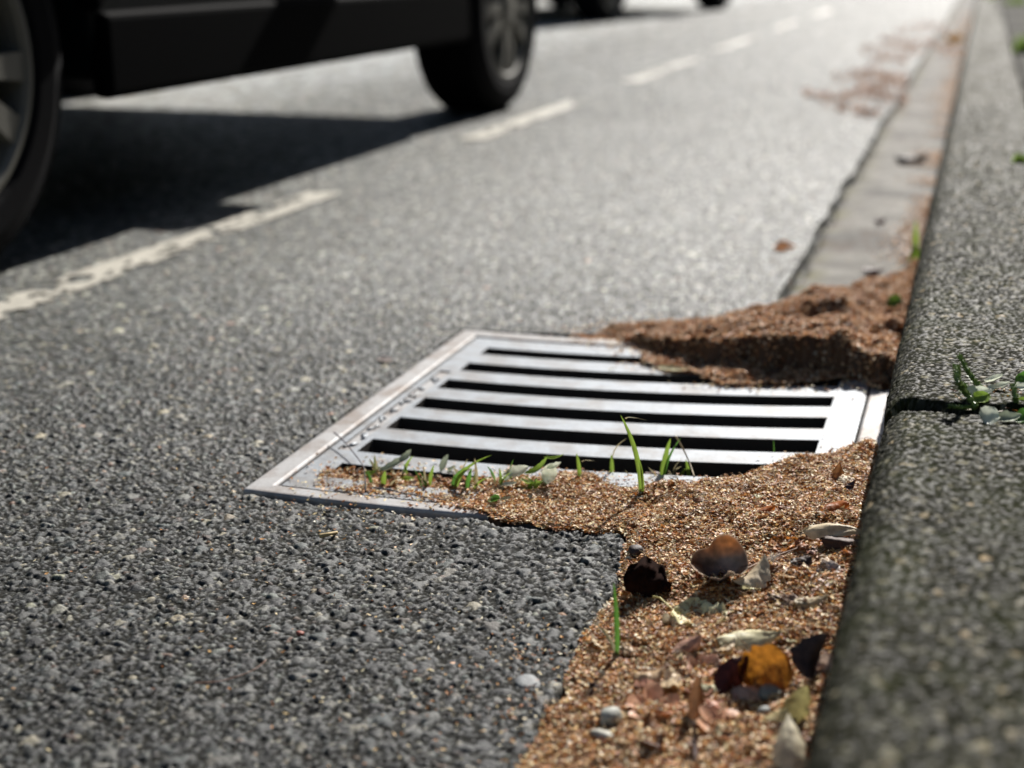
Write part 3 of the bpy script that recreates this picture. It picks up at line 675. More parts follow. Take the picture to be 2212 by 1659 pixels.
def make_car():
    c = empty('suv')
    low = [(-2.28, .50), (-1.85, .40)] + arc(-1.40, .36, .435, 175, 5) + [(-.95, .295), (1.0, .295)] + arc(1.45, .36, .435, 175, 25) + \
          [(1.90, .565), (2.13, .745), (2.22, .80), (2.24, .96), (2.12, 1.07), (1.6, 1.14), (1.0, 1.18), (-2.1, 1.16), (-2.3, 1.10), (-2.36, .85)]
    b = fixn(extrude_x(low, -.925, .925).build('body', M['car_paint'], c, bevel=.05))
    top = [(1.02, 1.17), (.40, 1.66), (-.4, 1.72), (-1.7, 1.69), (-2.2, 1.16)]
    m = MB(); n = len(top); vs = []
    for sx in (-1, 1):
        for y, z in top: vs.append((sx * (.88 - (z - 1.16) * .30), y, z))
    m.add(vs, [tuple(range(n)), tuple(range(2 * n - 1, n - 1, -1))] + [(k, n + k, n + (k + 1) % n, (k + 1) % n) for k in range(n)])
    fixn(m.build('cabin', M['car_paint'], c, bevel=.03))
    def side_win(y0, y1, y2, y3, sx):
        q = MB(); z0, z1 = 1.20, 1.60; X = lambda z: sx * (.886 - (z - 1.16) * .30)
        v = [(X(z0), y0, z0), (X(z0), y1, z0), (X(z1), y2, z1), (X(z1), y3, z1)]; v2 = [(a - sx * .012, b_, d) for a, b_, d in v]
        q.add(v + v2, [(0, 1, 2, 3), (7, 6, 5, 4), (0, 4, 5, 1), (1, 5, 6, 2), (2, 6, 7, 3), (3, 7, 4, 0)]); fixn(q.build('window', M['glass'], c))
    for sx in (-1, 1):
        side_win(-.42, .86, .42, -.42, sx); side_win(-1.42, -.50, -.50, -1.34, sx); side_win(-1.98, -1.50, -1.42, -1.66, sx)
    q = MB()
    q.add([(-.74, .97, 1.215), (.74, .97, 1.215), (.66, .43, 1.64), (-.66, .43, 1.64), (-.74, 1.0, 1.225), (.74, 1.0, 1.225), (.66, .46, 1.65), (-.66, .46, 1.65)], [(0, 3, 2, 1), (4, 5, 6, 7), (0, 1, 5, 4), (1, 2, 6, 5), (2, 3, 7, 6), (3, 0, 4, 7)])
    fixn(q.build('windscreen', M['glass'], c))
    q = MB(); q.add([(-.74, -2.17, 1.22), (.74, -2.17, 1.22), (.66, -1.76, 1.62), (-.66, -1.76, 1.62), (-.74, -2.20, 1.23), (.74, -2.20, 1.23), (.66, -1.79, 1.63), (-.66, -1.79, 1.63)], [(0, 1, 2, 3), (7, 6, 5, 4), (0, 4, 5, 1), (1, 5, 6, 2), (2, 6, 7, 3), (3, 7, 4, 0)])
    fixn(q.build('rear_window', M['glass'], c))
    for sx in (-1, 1):
        for dy0, dy1 in ((-.02, .93), (-.98, -.06)):
            dr = [(dy0, .50), (dy1, .50), (dy1, 1.13), (dy0, 1.13)] if dy0 > -.5 else [(dy0 + .12, .50), (dy1, .50), (dy1, 1.13), (dy0, 1.13), (dy0, .85)]
            d = fixn(extrude_x(dr, sx * .915, sx * .934).build('door', M['car_paint'], c, bevel=.006))
            hb = MB(); yh = dy0 + .16; hb.tube([(sx * .934, yh - .09, .98), (sx * .958, yh - .06, .985), (sx * .958, yh + .06, .985), (sx * .934, yh + .09, .98)], .012, 8); hb.build('door_handle', M['cladding'], d, smooth=True)
        fixn(extrude_x([(-.96, .262), (1.0, .262), (1.0, .42), (-.96, .42)], sx * .90, sx * .945).build('sill', M['cladding'], c, bevel=.015))
        for wy in (-1.40, 1.45):
            ring = arc(wy, .36, .49, 172, 12 if wy < 0 else 26, 18) + list(reversed(arc(wy, .36, .425, 175, 8 if wy < 0 else 26, 18)))
            fixn(extrude_x(ring, sx * .90, sx * .948).build('wheel_arch', M['cladding'], c, bevel=.006))
        mr = MB(); mr.box((sx * .93, .84, 1.08), (sx * 1.19, .98, 1.26)); mo = mr.build('mirror', M['cladding'], c, bevel=.04)
        ar = MB(); ar.tube([(sx * .84, .93, 1.13), (sx * .97, .92, 1.14)], .03, 8); ar.build('mirror_arm', M['cladding'], mo)
        hl = MB(); hl.box((sx * .60, 2.14, .88), (sx * .90, 2.245, 1.0)); hl.build('headlight', M['lamp_clear'], c, bevel=.02)
        tl = MB(); tl.box((sx * .66, -2.365, .86), (sx * .915, -2.26, 1.08)); tl.build('tail_light', M['lamp_red'], c, bevel=.02)
        make_wheel(c, sx * .93, 1.45, sx); make_wheel(c, sx * .93, -1.40, sx)
    gr = MB(); gr.box((-.55, 2.19, .82), (.55, 2.255, .98)); gr.build('grille', M['cladding'], c, bevel=.02)
    bp = MB(); bp.box((-.90, -2.42, .48), (.90, -2.30, .74)); bp.build('bumper', M['cladding'], c, bevel=.04)
    ub = MB(); ub.box((-.62, -1.9, .30), (.62, .98, .42)); ub.build('underbody', M['under'], c)
    return c
def copy_tree(o, parent=None):
    c = o.copy(); COL.objects.link(c)
    if parent: c.parent = parent; c.matrix_parent_inverse = o.matrix_parent_inverse.copy()
    for ch in list(o.children): copy_tree(ch, c)
    return c
car = make_car(); car.location = (-2.45, 3.20, 0)
car2 = copy_tree(car); car2.location = (-3.52, 12.75, 0); car2.rotation_euler.z = R(-8.5)
tag(car, 'nearest dark SUV with grey alloy wheels, cut off by the left edge', 'car', 'dark cars on the road')
car3 = copy_tree(car); car3.location = (-6.3, 15.8, 0); car3.rotation_euler.z = R(-8.5)  # added car, whose body and shadow darken the gap under car2
car2.scale = (1, 1, .86)
tag(car3, 'dark car on the far side, added to darken the gap under the farther car', 'car', 'dark cars on the road')
tag(car2, 'farther dark car, a blurred shape at the top edge ahead of the nearest SUV', 'car', 'dark cars on the road')

# ------------------------------------------------------------------ leaves, twigs, sprouts
def surf(x, y):
    z = float(sample(LZ, np.array([x]), np.array([y]), 0.0)[0])
    return z if z > -.02 else (0.0 if x < -.26 else -.012)
def on_litter(px, py):
    z = 0.01
    for _ in range(4):
        x, y = at(px, py, z); z = surf(x, y)
    return x, y, z
MATC = {}
def leafmat(col, trans=.3, rough=.5, spec=.35, spots=None):
    k = (col, trans, rough)
    if k not in MATC:
        m = translucent_mat('dry_leaf', col, trans, rough, spec, False, 130, .6, 1.3, 160); MATC[k] = m
    return MATC[k]
def rotm(yaw, pitch, roll): return Matrix.Rotation(R(yaw), 3, 'Z') @ Matrix.Rotation(R(-pitch), 3, 'Y') @ Matrix.Rotation(R(roll), 3, 'X')
def leaf_verts(kind, L, W, curlL, curlW, ruf, seed, nu=22, nv=13):
    u = np.linspace(0, 1, nu); v = np.linspace(-1, 1, nv); U, V = np.meshgrid(u, v, indexing='ij')
    if kind == 'oval': wd = np.sin(np.pi * U ** .85) ** .7
    elif kind == 'round': wd = np.sqrt(np.clip(1 - (2 * U - 1) ** 2, 0, 1)) ** .85
    elif kind == 'lance': wd = np.sin(np.pi * U ** .7) ** 1.1
    elif kind == 'torn': wd = (np.sin(np.pi * np.clip(U, 0, .97) ** .9) ** .6) * (.75 + .6 * (vnoise(U * 9 + seed, V * 0 + (V > 0) * 3.3, 1.6, 3) - .3))
    wd = wd * (1 + .06 * np.sin(U * 26 + seed) + .16 * (vnoise(U * 11 + seed, (V > 0) * 7.3 + seed, 1.0, 2) - .5))
    X = (U - .5) * L; Y = V * wd * W / 2
    nz = (fbm(U * 3 + seed * 1.7, V * 2 + seed, .9, seed % 8, 3) - .5)
    Z = curlW * (V ** 2) * wd * W / 2 + curlL * ((U - .5) ** 2) * L + ruf * nz * (.3 + np.abs(V)) * W
    Z = Z + ruf * .45 * W * (fbm(U * 9 + seed, V * 5 + seed * 2, .9, (seed + 3) % 8, 2) - .5)
    Z = Z - .018 * W * np.exp(-(V / .10) ** 2) + .010 * W * np.sin((U * 7 + np.abs(V) * 1.6) * 6.283) * (np.abs(V) > .1)
    return np.stack([X, Y, Z], -1).reshape(-1, 3), grid_faces(nu, nv), (nu, nv)
def lobed_verts(L, W, curl, ruf, seed, lobes=5, rings=9, seg=60):
    V = []; 
    for k in range(rings + 1):
        q = k / rings
        for j in range(seg):
            t = 2 * math.pi * j / seg; lob = .52 + .48 * abs(math.cos(lobes * t / 2)) ** .8 * (1 + .25 * math.sin(3 * t + seed))
            r_ = q * lob; x = r_ * math.cos(t) * L / 2; y = r_ * math.sin(t) * W / 2
            nz = float(vnoise(np.array([x * 60 + seed * 3.1]), np.array([y * 60 + seed]), 1.0, seed % 8)[0]) - .5
            V.append((x, y, curl * q * q * L * .4 + ruf * nz * L * q + .03 * L * math.cos(lobes * t) * q))
    F = []
    for k in range(rings):
        for j in range(seg):
            j2 = (j + 1) % seg; F.append((k * seg + j, (k + 1) * seg + j, (k + 1) * seg + j2, k * seg + j2))
    return np.array(V), np.array(F)
def leaf(label, px, py, kind, L, W, yaw, pitch, roll, col, curlL=.4, curlW=.5, ruf=.15, trans=.3, rough=.5, lift=.0, stem=None, seed=1, spec=.35, surface='litter', cat='leaf', group=None, name='fallen_leaf', stemcol=None):
    if surface == 'litter': x, y, z = on_litter(px, py)
    else: z = surface; x, y = at(px, py, z)
    if kind == 'lobed': V, F = lobed_verts(L, W, curlL, ruf, seed); dims = None
    else: V, F, dims = leaf_verts(kind, L, W, curlL, curlW, ruf, seed)
    Mx = np.array(rotm(yaw, pitch, roll)); V = V @ Mx.T
    zmin = np.percentile(V[:, 2], 8)
    loc = Vector((x, y, z + lift))
    V = V - np.array([0, 0, zmin])
    o = mesh_np(name, V, F, leafmat(col, trans, rough, spec), smooth=True); o.location = loc
    tag(o, label, cat, group)
    if stem:
        end = V.reshape(dims[0], dims[1], 3)[0, dims[1] // 2] if dims is not None else V[0]
        end2 = V.reshape(dims[0], dims[1], 3)[dims[0] // 3, dims[1] // 2] if dims is not None else V[0]
        m = MB(); pts = [Vector(end2) + Vector((0, 0, .0006)), Vector(end) + Vector((0, 0, .0004))]
        for (dx, dy, dz) in stem: pts.append(pts[-1] + Vector((dx, dy, dz)))
        m.tube(pts, [.0007] * 2 + [.0007] * (len(stem) - 1) + [.0011], 6); m.build('stem', leafmat(stemcol or col, .1), o, smooth=True)
    return o
BR = (.16, .07, .03); DK = (.045, .020, .012); OR = (.50, .17, .035); RU = (.34, .11, .035); TN = (.50, .38, .22); YG = (.52, .50, .20); PK = (.62, .36, .28); PP = (.60, .45, .40); AM = (.32, .13, .018); PY = (.74, .66, .36); MA = (.16, .025, .018)
# the two big curled leaves that lean on each other
def cup_leaf():
    x, y, z = on_litter(1556, 1240)
    seg, rings = 96, 22; V = []; C = []
    for k in range(rings + 1):
        q = k / rings
        for j in range(seg):
            t = 2 * math.pi * j / seg          # local: x right, y up the leaf, z towards the viewer
            g = lambda a, w_: math.exp(-((((t - R(a) + math.pi) % (2 * math.pi)) - math.pi) / w_) ** 2)
            notch = 1 - .20 * g(118, .30) + .20 * g(72, .42) + .06 * g(165, .5) - .06 * g(0, .4)
            rr = q * (1 + (notch - 1) * q * q); lx = rr * math.cos(t) * .0235; ly = rr * math.sin(t) * .0215
            lz = .0125 * q ** 2
            low = max(0, -math.sin(t + .15)) ** .8
            lip = max(0, (q - .62) / .38)
            lz += low * .016 * lip                        # the lower edge bends forward
            ly += low * .0075 * lip ** .8                 # into a crinkled shelf that catches the sun
            cr = math.sin(26 * t + 3 * math.sin(5 * t)) * .6 + math.sin(41 * t + 1) * .4
            lz += low * .0011 * cr * lip; ly += low * .0008 * cr * lip
            ly += low * .010 * math.exp(-((lx - .006) / .0045) ** 2) * max(0, q - .35) * (1 if math.sin(t) < 0 else 0)
            lz += .0012 * math.sin(2 * t + 1) * q
            V.append((lx, ly, lz))
            nz = float(vnoise(np.array([lx * 300]), np.array([ly * 300]), 1.0, 4)[0])
            base = np.array([.060, .045, .040]) * (.7 + .6 * nz)
            orange = np.array([.42, .15, .04]) * (.4 + .9 * nz)  # backlit glow of the top lobe, put into the colour
            wo = min(1, max(0, math.sin(t) * q - .30) * 2.0) * (.35 + .65 * g(60, .6)) + .8 * g(190, .45) * max(0, q - .6) * 2
            c = base * (1 - min(wo, 1)) + orange * min(wo, 1)
            wl = min(1, low * lip * 1.8) * (.55 + .45 * (cr > -.3)); c = c * (1 - wl) + np.array([.66, .54, .43]) * wl  # sunlight on the bent lip is put into its colour
            edge = max(0, (q - .95) / .05); c = c * (1 - edge * .6) + np.array([.55, .42, .30]) * edge * .6
            C.append(c)
    V = np.array(V)
    ax = np.array([.95, .25, .12]); ax /= np.linalg.norm(ax); up = np.array([-.16, .55, .82]); up -= up @ ax * ax; up /= np.linalg.norm(up); nz = np.cross(ax, up)
    Wd = V[:, :1] * ax + V[:, 1:2] * up + V[:, 2:3] * nz
    Wd[:, 2] -= Wd[:, 2].min() + .001
    F = np.array([(k * seg + j, (k + 1) * seg + j, (k + 1) * seg + (j + 1) % seg, k * seg + (j + 1) % seg) for k in range(rings) for j in range(seg)])
    m = translucent_mat('glossy_dry_leaf', None, .22, .32, .65, True, 130, .8, 1.2, 220)
    o = mesh_np('curled_leaf', Wd, F, m, smooth=True, cols=np.array(C)); o.location = (x, y, z - .001)
    tag(o, 'large cupped glossy brown leaf with a crinkled lip coloured as if sunlit, standing in the litter', 'leaf')
cup_leaf()
leaf('pale grey brown leaf folded like a roof, leaning against the cupped brown leaf', 1622, 1256, 'oval', .037, .030, 48, 26, -20, (.66, .54, .36), .5, -.7, .12, .15, .55, stem=None, seed=4)
leaf('nearly black crumpled leaf standing up beside the broken corner of the asphalt', 1397, 1293, 'torn', .040, .040, 8, -8, 62, (.022, .010, .007), -.2, -.9, .6, .04, .95, seed=6, spec=.05)
leaf('pale yellow green leaf with a long curved stalk, lying flat below the black leaf', 1512, 1336, 'round', .037, .034, 168, -4, 14, (.60, .55, .28), .3, .35, .3, .25, .5, stem=[(.004, .002, .002), (.010, .005, .004), (.010, .003, -.001)], seed=7, stemcol=(.62, .55, .22)) if False else None
leaf('pale yellow green leaf with a long curved stalk, lying flat below the black leaf', 1512, 1338, 'round', .044, .042, -12, 4, 6, (.80, .74, .42), .3, .3, .35, .25, .5, stem=[(-.006, .004, .002), (-.008, .006, .003), (-.006, .002, -.001)], seed=7, stemcol=(.62, .55, .22))
leaf('round orange leaf nearest the kerb, level with the front of the drain', 1807, 1110, 'round', .022, .018, 20, 10, 30, OR, .3, -.5, .12, .5, .45, seed=8)
leaf('small folded orange leaf catching the sun left of the round orange leaf', 1655, 1112, 'oval', .018, .011, 30, 18, 35, OR, .3, -.8, .12, .5, .45, seed=9)
leaf('dark rust leaf lying low between the two small orange leaves', 1712, 1106, 'oval', .026, .012, 8, 4, 12, RU, .2, -.4, .25, .3, .5, seed=10)
leaf('bright orange speckled leaf lying flat behind the twig', 1692, 1176, 'torn', .026, .022, 10, 8, 10, (.60, .24, .05), .1, .2, .3, .45, .5, seed=11)
leaf('dark maroon boat shaped leaf lying on the last slot of the grate', 1737, 1018, 'oval', .048, .020, 4, 2, 40, MA, .3, -.7, .15, .25, .35, seed=12)
leaf('brown curled leaf beside the near right corner of the grate', 1856, 1006, 'torn', .022, .02, 40, 20, 30, (.25, .10, .04), .5, -.6, .4, .35, .5, seed=13)
leaf('orange brown leaf curled upright between the maroon leaf and the kerb', 1812, 1036, 'oval', .022, .014, 100, 40, 10, (.38, .18, .07), .8, -.9, .3, .35, .5, seed=14)
leaf('pair of charcoal seed wings standing near the kerb', 1834, 1062, 'lance', .018, .008, 50, 35, 30, (.05, .035, .04), .3, -.4, .2, .1, .4, seed=15)
leaf('long pale curled leaf bridging a dark hollow beside the kerb', 1800, 1172, 'lance', .052, .020, 6, 3, 24, (.68, .56, .36), -.5, -.6, .25, .15, .5, lift=.008, seed=16)
leaf('dark brown leaf sheltering under the long pale curled leaf', 1822, 1186, 'oval', .038, .018, 0, 2, 34, (.10, .05, .03), .2, -.9, .2, .1, .6, seed=17)
leaf('small rust leaf scrap at the foot of the cupped brown leaf', 1518, 1246, 'round', .014, .012, 60, 20, 30, RU, .3, .3, .3, .4, .5, seed=18)
leaf('brown crumpled leaf on the litter just behind the grass sprout', 1408, 1040, 'torn', .030, .018, 8, 6, 40, (.10, .045, .03), .3, -.7, .35, .1, .5, seed=19) 
leaf('rust leaf in two ragged pieces right of the grass on the grate', 1530, 1088, 'torn', .030, .014, -6, 4, 20, (.26, .12, .06), .1, -.3, .5, .25, .5, seed=20)
leaf('small purple brown folded leaf below the yellow green leaf', 1485, 1408, 'oval', .025, .015, 35, 25, 30, (.46, .26, .18), .3, -.7, .15, .15, .45, seed=21)
leaf('cream rolled petal beside the pale yellow green leaf', 1442, 1352, 'round', .012, .012, 80, 30, 20, (.74, .66, .48), .5, 1.6, .2, .3, .5, seed=22)
leaf('ribbed olive leaf lying like a mussel shell above the amber leaf', 1618, 1392, 'lance', .050, .030, 16, 8, 22, (.66, .60, .36), .3, -.45, .15, .2, .5, seed=23)
leaf('amber translucent leaf standing upright in front of the ribbed olive leaf', 1652, 1472, 'round', .037, .036, 25, 35, 62, AM, .5, .7, .4, .42, .4, seed=24)
leaf('pale ribbed leaf with an orange underside near the kerb', 1752, 1306, 'oval', .028, .018, 22, 10, 20, (.66, .54, .34), .3, -.7, .25, .35, .5, seed=25)
leaf('dark curl of leaf standing against the kerb', 1760, 1452, 'oval', .038, .024, 75, 45, 60, (.05, .035, .03), .6, -1.1, .1, .1, .6, seed=26)
leaf('shiny pink mauve leaf lying in the curl beside the kerb', 1784, 1456, 'torn', .030, .024, 40, 20, 25, (.85, .64, .50), .3, .4, .3, .25, .35, seed=27)
leaf('pink mauve leaf between the amber leaf and the dark curl', 1722, 1428, 'torn', .030, .022, 20, 8, 4, (.80, .52, .38), .4, .4, .35, .3, .4, seed=28)
leaf('pink lobed leaf with a raised tip, between the grass sprout and the dark hollow', 1410, 1532, 'lobed', .042, .036, 30, 4, 3, (.82, .46, .28), .25, 0, .22, .3, .45, seed=29)
leaf('dusty pink curled leaf left of the dark hollow in the litter', 1520, 1448, 'torn', .028, .026, 60, 16, 8, (.66, .40, .28), .7, .5, .3, .2, .45, seed=30)
leaf('pale mauve crinkled leaf above the dusty pink curled leaf', 1585, 1422, 'torn', .032, .018, -20, 6, 4, (.76, .56, .42), .4, .4, .5, .2, .45, seed=31)
leaf('deep red leaf edge standing in the dark hollow', 1584, 1490, 'oval', .036, .022, 60, 40, 50, (.06, .014, .010), .4, -.8, .2, .2, .6, seed=32)
leaf('rose brown humped leaf beside the grey pebble', 1617, 1508, 'torn', .030, .024, 10, 4, 4, (.64, .40, .28), -.7, -.6, .3, .2, .45, seed=33)
leaf('salmon pink lobed leaf below the dark hollow', 1556, 1572, 'lobed', .036, .036, 70, 3, 3, (.84, .48, .30), .25, 0, .25, .3, .45, seed=34)
leaf('upright brown spike of leaf with an amber streak', 1502, 1545, 'lance', .036, .012, 95, 62, 0, (.30, .15, .07), .3, -1.0, .1, .35, .45, seed=35)
leaf('pale yellow leaf blade turned edge up, left half of the twisted leaf pair', 1668, 1566, 'oval', .026, .013, 30, 25, 20, PY, .3, -.4, .12, .4, .45, seed=36)
leaf('olive leaf with a bright green tip beside the kerb', 1718, 1560, 'oval', .034, .018, 60, 48, 30, (.42, .38, .16), .3, -.5, .1, .45, .4, seed=37)
leaf('long cream leaf hanging forward at the bottom edge of the photo', 1700, 1650, 'lance', .050, .022, 100, 30, -10, (.72, .66, .48), -.4, -.6, .1, .3, .4, seed=38)
leaf('cream heart shaped petal left of the pale pebble', 1252, 1562, 'round', .016, .013, 90, 4, 8, (.80, .68, .42), .2, .3, .2, .3, .5, seed=39)
leaf('rust brown leaf near the bottom edge of the photo', 1620, 1660, 'oval', .022, .013, 50, 14, 20, (.36, .14, .06), .3, -.5, .2, .35, .5, seed=40)
leaf('pink husk leaf lying low above the pink lobed leaf', 1470, 1440, 'torn', .022, .014, -10, 6, 10, (.80, .54, .36), .3, .3, .4, .3, .5, seed=41)
leaf('cream crumpled scrap beside the seed fluff near the kerb', 1790, 1240, 'torn', .022, .018, 40, 14, 12, (.66, .58, .52), .4, .4, .5, .25, .4, seed=42)
leaf('dark leaf scrap in the hollow below the folded grey leaf', 1730, 1225, 'round', .018, .016, 20, 16, 30, (.06, .04, .03), .4, -.6, .3, .1, .6, seed=43)
leaf('ragged brown leaf lying above the ribbed pale leaf', 1700, 1300, 'torn', .034, .018, -20, 8, 20, (.34, .22, .15), .3, -.5, .5, .2, .5, seed=44)
# crushed bits among the husks
rf = random.Random(99)
FRC = [('brown', (.30, .15, .07)), ('tan', (.50, .30, .16)), ('tan', (.62, .44, .26)), ('cream', (.78, .64, .44)), ('dark brown', (.12, .055, .032)), ('pinkish', (.66, .38, .28)), ('pale olive', (.62, .58, .34)), ('rust', (.44, .16, .05))]
for k in range(96):
    py = 1655 - 500 * rf.random() ** 1.5 if k < 80 else rf.uniform(1040, 1200); f_ = (py - 1200) / 460
    px = rf.uniform(1375 - max(0, f_) * 190, 1850 - max(0, f_) * 80)
    sz = rf.uniform(.009, .023)
    cn, cc = rf.choice(FRC)
    leaf('small crumpled %s leaf fragment lying among the husks' % cn, px, py, rf.choice(['torn', 'torn', 'round', 'oval', 'lance']), sz, sz * rf.uniform(.45, .9), rf.uniform(0, 360), rf.uniform(-4, 22), rf.uniform(-25, 30), cc, rf.uniform(-.5, .8), rf.uniform(-.9, .7), rf.uniform(.2, .6), .3, .5, seed=60 + k, name='leaf_fragment', cat='leaf fragment', group='small %s leaf fragments in the husk litter' % cn)
# farther away, on the gutter pan and the heap
leaf('dark brown leaf lying flat on the gutter pan beyond the heap', 1887, 588, 'oval', .040, .022, 5, 3, 20, (.12, .05, .04), .2, -.4, .2, .2, .5, surface=-.011, seed=45)
leaf('maroon leaf at the back of the heap', 1778, 652, 'oval', .040, .020, 4, 2, 24, (.20, .06, .04), .2, -.5, .2, .2, .5, surface=.012, seed=46)
leaf('dark curled leaf pair halfway up the gutter pan', 1968, 352, 'torn', .085, .035, 4, 4, 30, (.07, .05, .05), .4, -.6, .4, .1, .5, surface=-.011, seed=47)
leaf('small dark leaf on the gutter pan above the green sprouts', 1900, 482, 'round', .024, .02, 10, 10, 30, (.14, .07, .06), .3, -.4, .3, .2, .5, surface=-.011, seed=48)
leaf('bright orange leaf at the kerb foot, farthest up the gutter', 2062, 92, 'round', .11, .10, 40, 25, 20, (.72, .36, .06), .4, .4, .3, .4, .5, surface=-.011, seed=49)
leaf('orange leaf lying on the asphalt at the far side of the heap', 1695, 537, 'torn', .040, .028, 10, 8, 12, (.56, .28, .14), .3, .4, .3, .4, .5, surface=.001, seed=50)
leaf('pale fleck of leaf lying on the asphalt left of the drain frame', 833, 778, 'round', .024, .014, -15, 3, 6, (.62, .52, .46), .2, .3, .2, .2, .5, surface=.001, seed=51)
leaf('green leaf scrap in the litter heap against the kerb', 1932, 660, 'round', .022, .02, 30, 30, 30, (.08, .14, .02), .3, .4, .3, .4, .45, surface=.045, seed=52)
leaf('cream leaf strip lying across the third bar of the grate beside the heap', 1455, 798, 'lance', .045, .013, -8, 4, 10, (.66, .60, .36), .2, .3, .2, .3, .5, surface=.016, seed=53)

def twig(label, pts, rad, col, name='twig', cat='twig', taper=.5, z0=.002, side=None):
    P_ = []
    for q in pts:
        if len(q) == 2: x, y, z = on_litter(*q); P_.append(Vector((x, y, z + z0)))
        else:
            x, y = at(q[0], q[1], q[2]); P_.append(Vector((x, y, q[2])))
    # resample smoothly
    S = []; n = len(P_)
    for i in range(n - 1):
        p0, p1, p2, p3 = P_[max(i - 1, 0)], P_[i], P_[i + 1], P_[min(i + 2, n - 1)]
        for k in range(5):
            t = k / 5; S.append(.5 * ((2 * p1) + (p2 - p0) * t + (2 * p0 - 5 * p1 + 4 * p2 - p3) * t * t + (3 * p1 - p0 - 3 * p2 + p3) * t ** 3))
    S.append(P_[-1]); b = S[0].copy(); m = MB(); L = len(S)
    m.tube([s_ - b for s_ in S], [rad * (1 - taper * i / (L - 1)) for i in range(L)], 7)
    o = m.build(name, leafmat(col, .05, .6), smooth=True); o.location = b
    if side:
        for (i0, d, r2) in side:
            k = int(i0 * (L - 1)); mm = MB(); a = S[k] - b; mm.tube([a, a + Vector(d) * .5 + Vector((0, 0, .001)), a + Vector(d)], [r2, r2 * .8, r2 * .5], 6); mm.build('side_twig', leafmat(col, .05, .6), o, smooth=True)
    tag(o, label, cat); return o
twig('brown twig rising from the folded grey leaf towards the kerb', [(1598, 1236, .040), (1640, 1216, .040), (1690, 1196, .040), (1722, 1184, .041), (1745, 1168, .040)], .0011, (.24, .13, .07), side=[(.75, (.004, .010, .004), .0006)])
twig('long pale straw lying along the front slot of the grate', [(1442, 1056), (1520, 1050), (1600, 1042), (1640, 1038)], .0013, (.52, .44, .30), taper=.2, z0=.004)
twig('short pale straw lying left of the long straw', [(1362, 1068), (1400, 1066), (1440, 1064)], .0010, (.50, .42, .30), taper=.2)
twig('thin dark twig crossing the litter above the amber leaf', [(1672, 1302, .03), (1688, 1345, .022), (1700, 1390, .016), (1706, 1420, .012)], .0008, (.12, .07, .05))
twig('thin brown twig lying level to the right of the cupped leaf', [(1654, 1286), (1690, 1282), (1740, 1270), (1770, 1266)], .0008, (.32, .20, .12))
twig('thin pinkish twig slanting down towards the kerb', [(1752, 1236), (1775, 1252), (1805, 1270)], .0006, (.42, .24, .20))
twig('dark stalk leaning across the frame at its near left part', [(722, 934, .012), (745, 955, .010), (775, 992, .008), (788, 1012, .012)], .0010, (.13, .11, .12))
twig('dark upright stalk standing in the weeds on the near slot', [(790, 1062, .004), (789, 1040, .010), (786, 1010, .018)], .0010, (.06, .05, .05))
twig('grey fork of twig lying on the front rail of the grate', [(806, 1052, .008), (850, 1060, .008), (900, 1070, .008), (965, 1080, .008)], .0008, (.22, .20, .19), side=[(.1, (.03, -.004, .0), .0006)])
twig('bleached twig lying on the back edge of the asphalt patch', [(1208, 1150, .004), (1245, 1146, .006), (1280, 1136, .007), (1318, 1144, .006)], .0016, (.40, .36, .31))
twig('fine curved fibre lying on the asphalt patch', [(1234, 1252, .003), (1222, 1268, .004), (1222, 1290, .004), (1232, 1322, .003)], .0005, (.50, .44, .30))
twig('fine reddish fibre curved over the asphalt at lower left', [(420, 1475, .003), (480, 1470, .005), (545, 1448, .006), (575, 1425, .004)], .00045, (.36, .20, .14))
twig('thin dark twig running from the asphalt edge to the foot of the sprout', [(1258, 1392, .002), (1285, 1398, .004), (1325, 1408, .004)], .0010, (.08, .05, .04))
twig('cream chip of wood lying on the asphalt in front of the frame', [(690, 1158, .003), (710, 1154, .004), (728, 1150, .003)], .0022, (.56, .42, .20), name='wood_chip', cat='wood chip', taper=.3)
twig('short white straw standing on the litter behind the asphalt corner', [(1327, 1100), (1345, 1064)], .0012, (.64, .56, .44))
twig('dry straw bent over behind the tallest sprout pair', [(1460, 942, .050), (1475, 968, .036), (1490, 1000, .02), (1500, 1030, .016)], .0010, (.56, .46, .30))
twig('thin straw leaning on the kerb side of the litter', [(1790, 1130), (1812, 1108), (1835, 1082)], .0008, (.62, .50, .34))
twig('dark red thread of twig above the yellow green leaf', [(1440, 1320), (1462, 1312), (1478, 1300)], .0005, (.30, .10, .07))
twig('dark upright stub of stalk near the bottom of the litter', [(1502, 1650, .012), (1501, 1600, .018), (1499, 1560, .03)], .0022, (.10, .06, .05))

# pebbles
def pebble(label, px, py, r_, sc, col, seed, surface='litter', name='pebble'):
    if surface == 'litter': x, y, z = on_litter(px, py)
    else: z = surface; x, y = at(px, py, z)
    bm = bmesh.new(); bmesh.ops.create_icosphere(bm, subdivisions=4, radius=1)
    for v in bm.verts:
        p = v.co; n = math.sin(p.x * 2.3 + seed) * .08 + math.sin(p.y * 3.1 + seed * 2) * .08 + math.sin(p.z * 2.7 + p.x * 3 + seed) * .07
        k = max(abs(p.x), abs(p.y), abs(p.z)); v.co = p * (1 + n) * (.86 + .14 / k * .7) ; v.co.x *= sc[0] * r_; v.co.y *= sc[1] * r_; v.co.z *= sc[2] * r_
    me = bpy.data.meshes.new(name); bm.to_mesh(me); bm.free()
    for p in me.polygons: p.use_smooth = True
    m, n_, b_ = newmat('stone', col, .6, .4); mul_noise(n_, b_, None, 300, .7, 1.25); add_bump(n_, b_, 500, .4, .0008); me.materials.append(m)
    o = bpy.data.objects.new(name, me); link(o); o.location = (x, y, z + r_ * sc[2] * .55); o.rotation_euler = (.1, -.1, seed)
    tag(o, label, 'pebble'); return o
